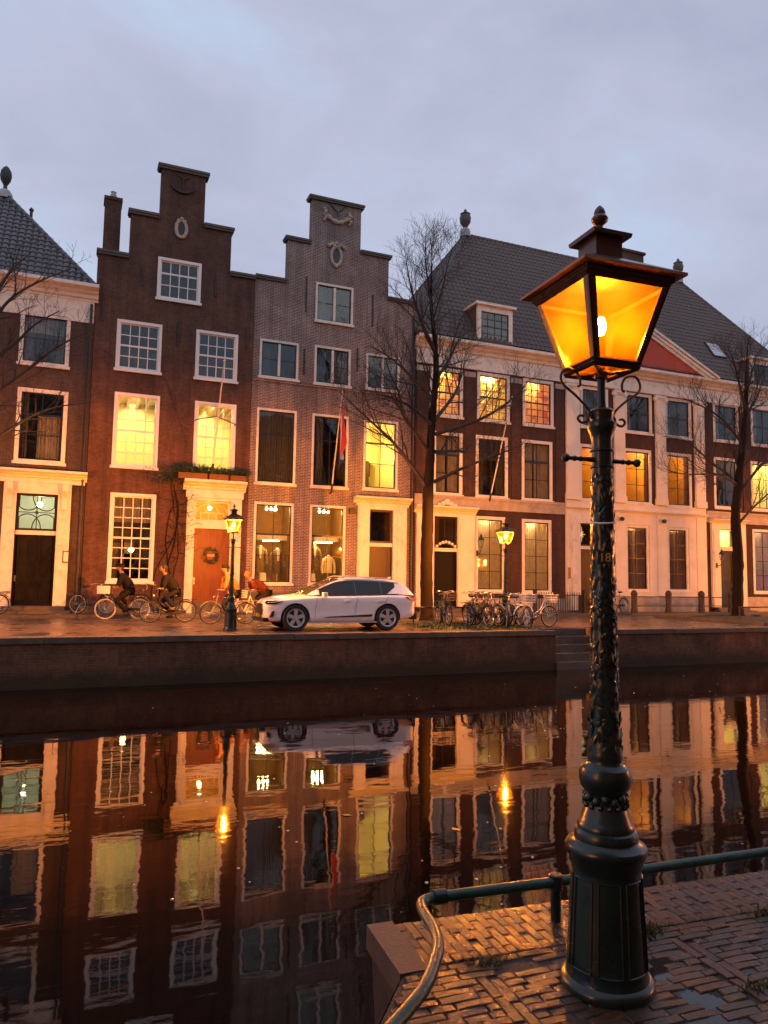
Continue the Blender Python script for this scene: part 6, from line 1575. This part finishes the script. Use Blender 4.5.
# ------------------------------------------------------------------ shop window mannequins
def mannequin(label, x, z, coat, shirt, head=False, short=False):
    t = thing('mannequin', label, 'mannequin', (x, Y0+.72, z), 'mannequins in the shop windows')
    mb = MB(); b0 = .5 if short else .0
    mb.lathe([(.015,0),(.015,.55)], n=8); mb.lathe([(.16,0),(.14,.025),(.02,.04)], n=16); mb.build('stand', ALU, t, local=True)
    S = Matrix.Diagonal((1,.62,1))
    mb = MB(); mb.lathe([(.17,.42),(.19,.5),(.2,.7),(.175,.95),(.2,1.15),(.235,1.32),(.21,1.42),(.1,1.48),(.06,1.5)] if not short else [(.19,.45),(.2,.6),(.19,.85),(.23,1.02),(.21,1.13),(.1,1.19),(.06,1.21)], n=20, ax=S)
    dz = -.29 if short else 0
    for s in (-1,1):
        mb.tube(catmull([(s*.21,0,1.36+dz),(s*.28,-.02,1.15+dz),(s*.30,-.05,.9+dz),(s*.27,-.1,.72+dz)], 4), [.075]*3+[.07]*5+[.06]*5, 10)
    mb.build('coat', coat, t, local=True)
    mb = MB(); mb.prism([(-.07,1.44+dz),(.07,1.44+dz),(.03,.98+dz),(-.03,.98+dz)], -.16, -.10); mb.ball((0,-.03,1.49+dz), .085, 0, 12, 8, (1,.8,.7)); mb.build('shirt', shirt, t, local=True)
    if head: mb = MB(); mb.ball((0,0,1.68+dz), .105, 0, 14, 10, (.85,1,1.25)); mb.lathe([(.05,1.48+dz),(.045,1.6+dz)], n=10); mb.build('head', WHITE, t, local=True)
OLIVE = M('olive_coat', (.24,.17,.07), .85, .25, 8.); BRWN = M('brown_coat', (.17,.10,.05), .85, .25, 8.); CREAM = M('cream_knit', (.82,.72,.46), .9, .08, 12.); KNIT = M('pale_striped_knit', (.66,.58,.36), .9, .4, 9., stretch=(9,9,.3))
zf = 1.29+.11
mannequin('headless mannequin in a long olive coat in the shop window beside the lamp', 7.42, zf, OLIVE, CREAM); mannequin('headless mannequin with a bright cream scarf in the shop window beside the lamp', 8.2, zf-.1, BRWN, CREAM)
mannequin('mannequin with pale head and dark suit in the shop window above the car bonnet', 9.85, zf+.1, BRWN, CREAM, True); mannequin('short mannequin in a pale striped knit jacket in the shop window above the car', 10.52, zf-.05, KNIT, CREAM, False, True)
def price_card(label, x, z):
    mb = MB(); mb.prism_x([(Y0+.50,z),(Y0+.53,z),(Y0+.60,z+.36),(Y0+.57,z+.36)], x-.13, x+.13); tag(mb.build('price_card', CREAM), label, 'sign')
price_card('small white card on the shop window floor beside the olive coat', 7.55, 1.40); price_card('small white card on the shop window floor below the suited mannequin', 9.75, 1.41)

# bubbles and specks drifting on the water
mb = MB(); rr = random.Random(77)
for (cx, cy, sx, sy, n) in ((5.2,11,3.5,3,60),(9,14,4,3,50),(3,7,2.5,1.5,26),(13,13,4,3,40)):
    for i in range(n):
        x, y = rr.gauss(cx,sx), rr.gauss(cy,sy)
        if 4.5 < y < 19.8: mb.ball((x,y,WZ), rr.uniform(.006,.02), 0, 6, 4, (1,1,.5))
tag(mb.build('debris', M('pale_scum', (.5,.42,.3), .3, .3, 9.)), kind='stuff')
# floating leaves on the water
for i, (x, y, a) in enumerate(((4.2,7.8,.3),(4.9,11.5,1.2),(7.8,9.6,2.),(3.2,8.7,.9))):
    mb = MB(); c, s_ = math.cos(a), math.sin(a)
    pts = [(0,-.06),(.03,-.02),(.035,.02),(0,.07),(-.035,.02),(-.03,-.02)]
    top = [(x+c*u-s_*v_, y+s_*u+c*v_, WZ+.006+.01*abs(u)*10*.5) for u, v_ in pts]
    mb.face(top); mb.face([(p[0],p[1],p[2]-.004) for p in top][::-1])
    tag(mb.build('floating_leaf', M('wet_yellow_leaf', (.3,.2,.05), .4, .2, 20.), recalc=False), 'small yellow leaf floating on the dark canal', 'leaf', 'fallen leaves floating on the canal')

# ------------------------------------------------------------------ sky, sun
w = bpy.data.worlds.new('World'); scene.world = w; w.use_nodes = True; nt = w.node_tree
bg = nt.nodes['Background']
SUN_EL, SUN_ROT = R(4), R(200)
sky = N(nt, 'ShaderNodeTexSky', sky_type='NISHITA', sun_disc=False); sky.sun_elevation = SUN_EL; sky.sun_rotation = SUN_ROT
tc = N(nt, 'ShaderNodeTexCoord'); mp = N(nt, 'ShaderNodeMapping'); mp.inputs['Scale'].default_value = (1,1,2.2); L(nt, tc.outputs['Generated'], mp.inputs['Vector'])
n1 = N(nt, 'ShaderNodeTexNoise', Scale=2.1, Detail=7., Roughness=.55, Distortion=.4); L(nt, mp.outputs[0], n1.inputs['Vector'])
cl = ramp(nt, n1.outputs['Fac'], [(.32, (.46,.49,.66)), (.5, (.56,.59,.77)), (.66, (.58,.71,.94))])
SKYS = .10
sc_ = mix(nt, 1., cl, (1/SKYS,)*3, 'MULTIPLY')
c = mix(nt, .88, sky.outputs[0], sc_)
L(nt, c, bg.inputs['Color']); bg.inputs['Strength'].default_value = SKYS
sd = bpy.data.lights.new('sun', 'SUN'); sd.energy = .12; sd.angle = R(25); sd.color = (1,.93,.85)
so = bpy.data.objects.new('sun', sd); COL.objects.link(so); so.rotation_euler = (R(62), 0, R(25))

# ------------------------------------------------------------------ camera
cam = bpy.data.cameras.new('camera'); co = bpy.data.objects.new('camera', cam); COL.objects.link(co); scene.camera = co
cam.sensor_fit = 'VERTICAL'; cam.sensor_height = 24; cam.lens = 745/1024*24; cam.clip_start = .05; cam.clip_end = 2000
pi_, ro_, ya_ = .08901290174, .01648278307, .39394314766
f = Vector((math.sin(ya_)*math.cos(pi_), math.cos(ya_)*math.cos(pi_), math.sin(pi_))); r = Vector((math.cos(ya_), -math.sin(ya_), 0)); u = r.cross(f)
r2 = r*math.cos(ro_)+u*math.sin(ro_); u2 = -r*math.sin(ro_)+u*math.cos(ro_)
co.matrix_world = Matrix(((r2.x,u2.x,-f.x,0),(r2.y,u2.y,-f.y,0),(r2.z,u2.z,-f.z,1.6),(0,0,0,1)))

# ------------------------------------------------------------------ render settings
scene.view_settings.view_transform = 'Standard'; scene.view_settings.look = 'None'; scene.view_settings.exposure = 0; scene.view_settings.gamma = 1
cy = scene.cycles
cy.use_denoising = True; cy.max_bounces = 8; cy.diffuse_bounces = 3; cy.glossy_bounces = 4; cy.transmission_bounces = 4; cy.transparent_max_bounces = 16
cy.sample_clamp_indirect = 6; cy.caustics_reflective = False; cy.caustics_refractive = False
try: cy.use_light_tree = True
except Exception: pass
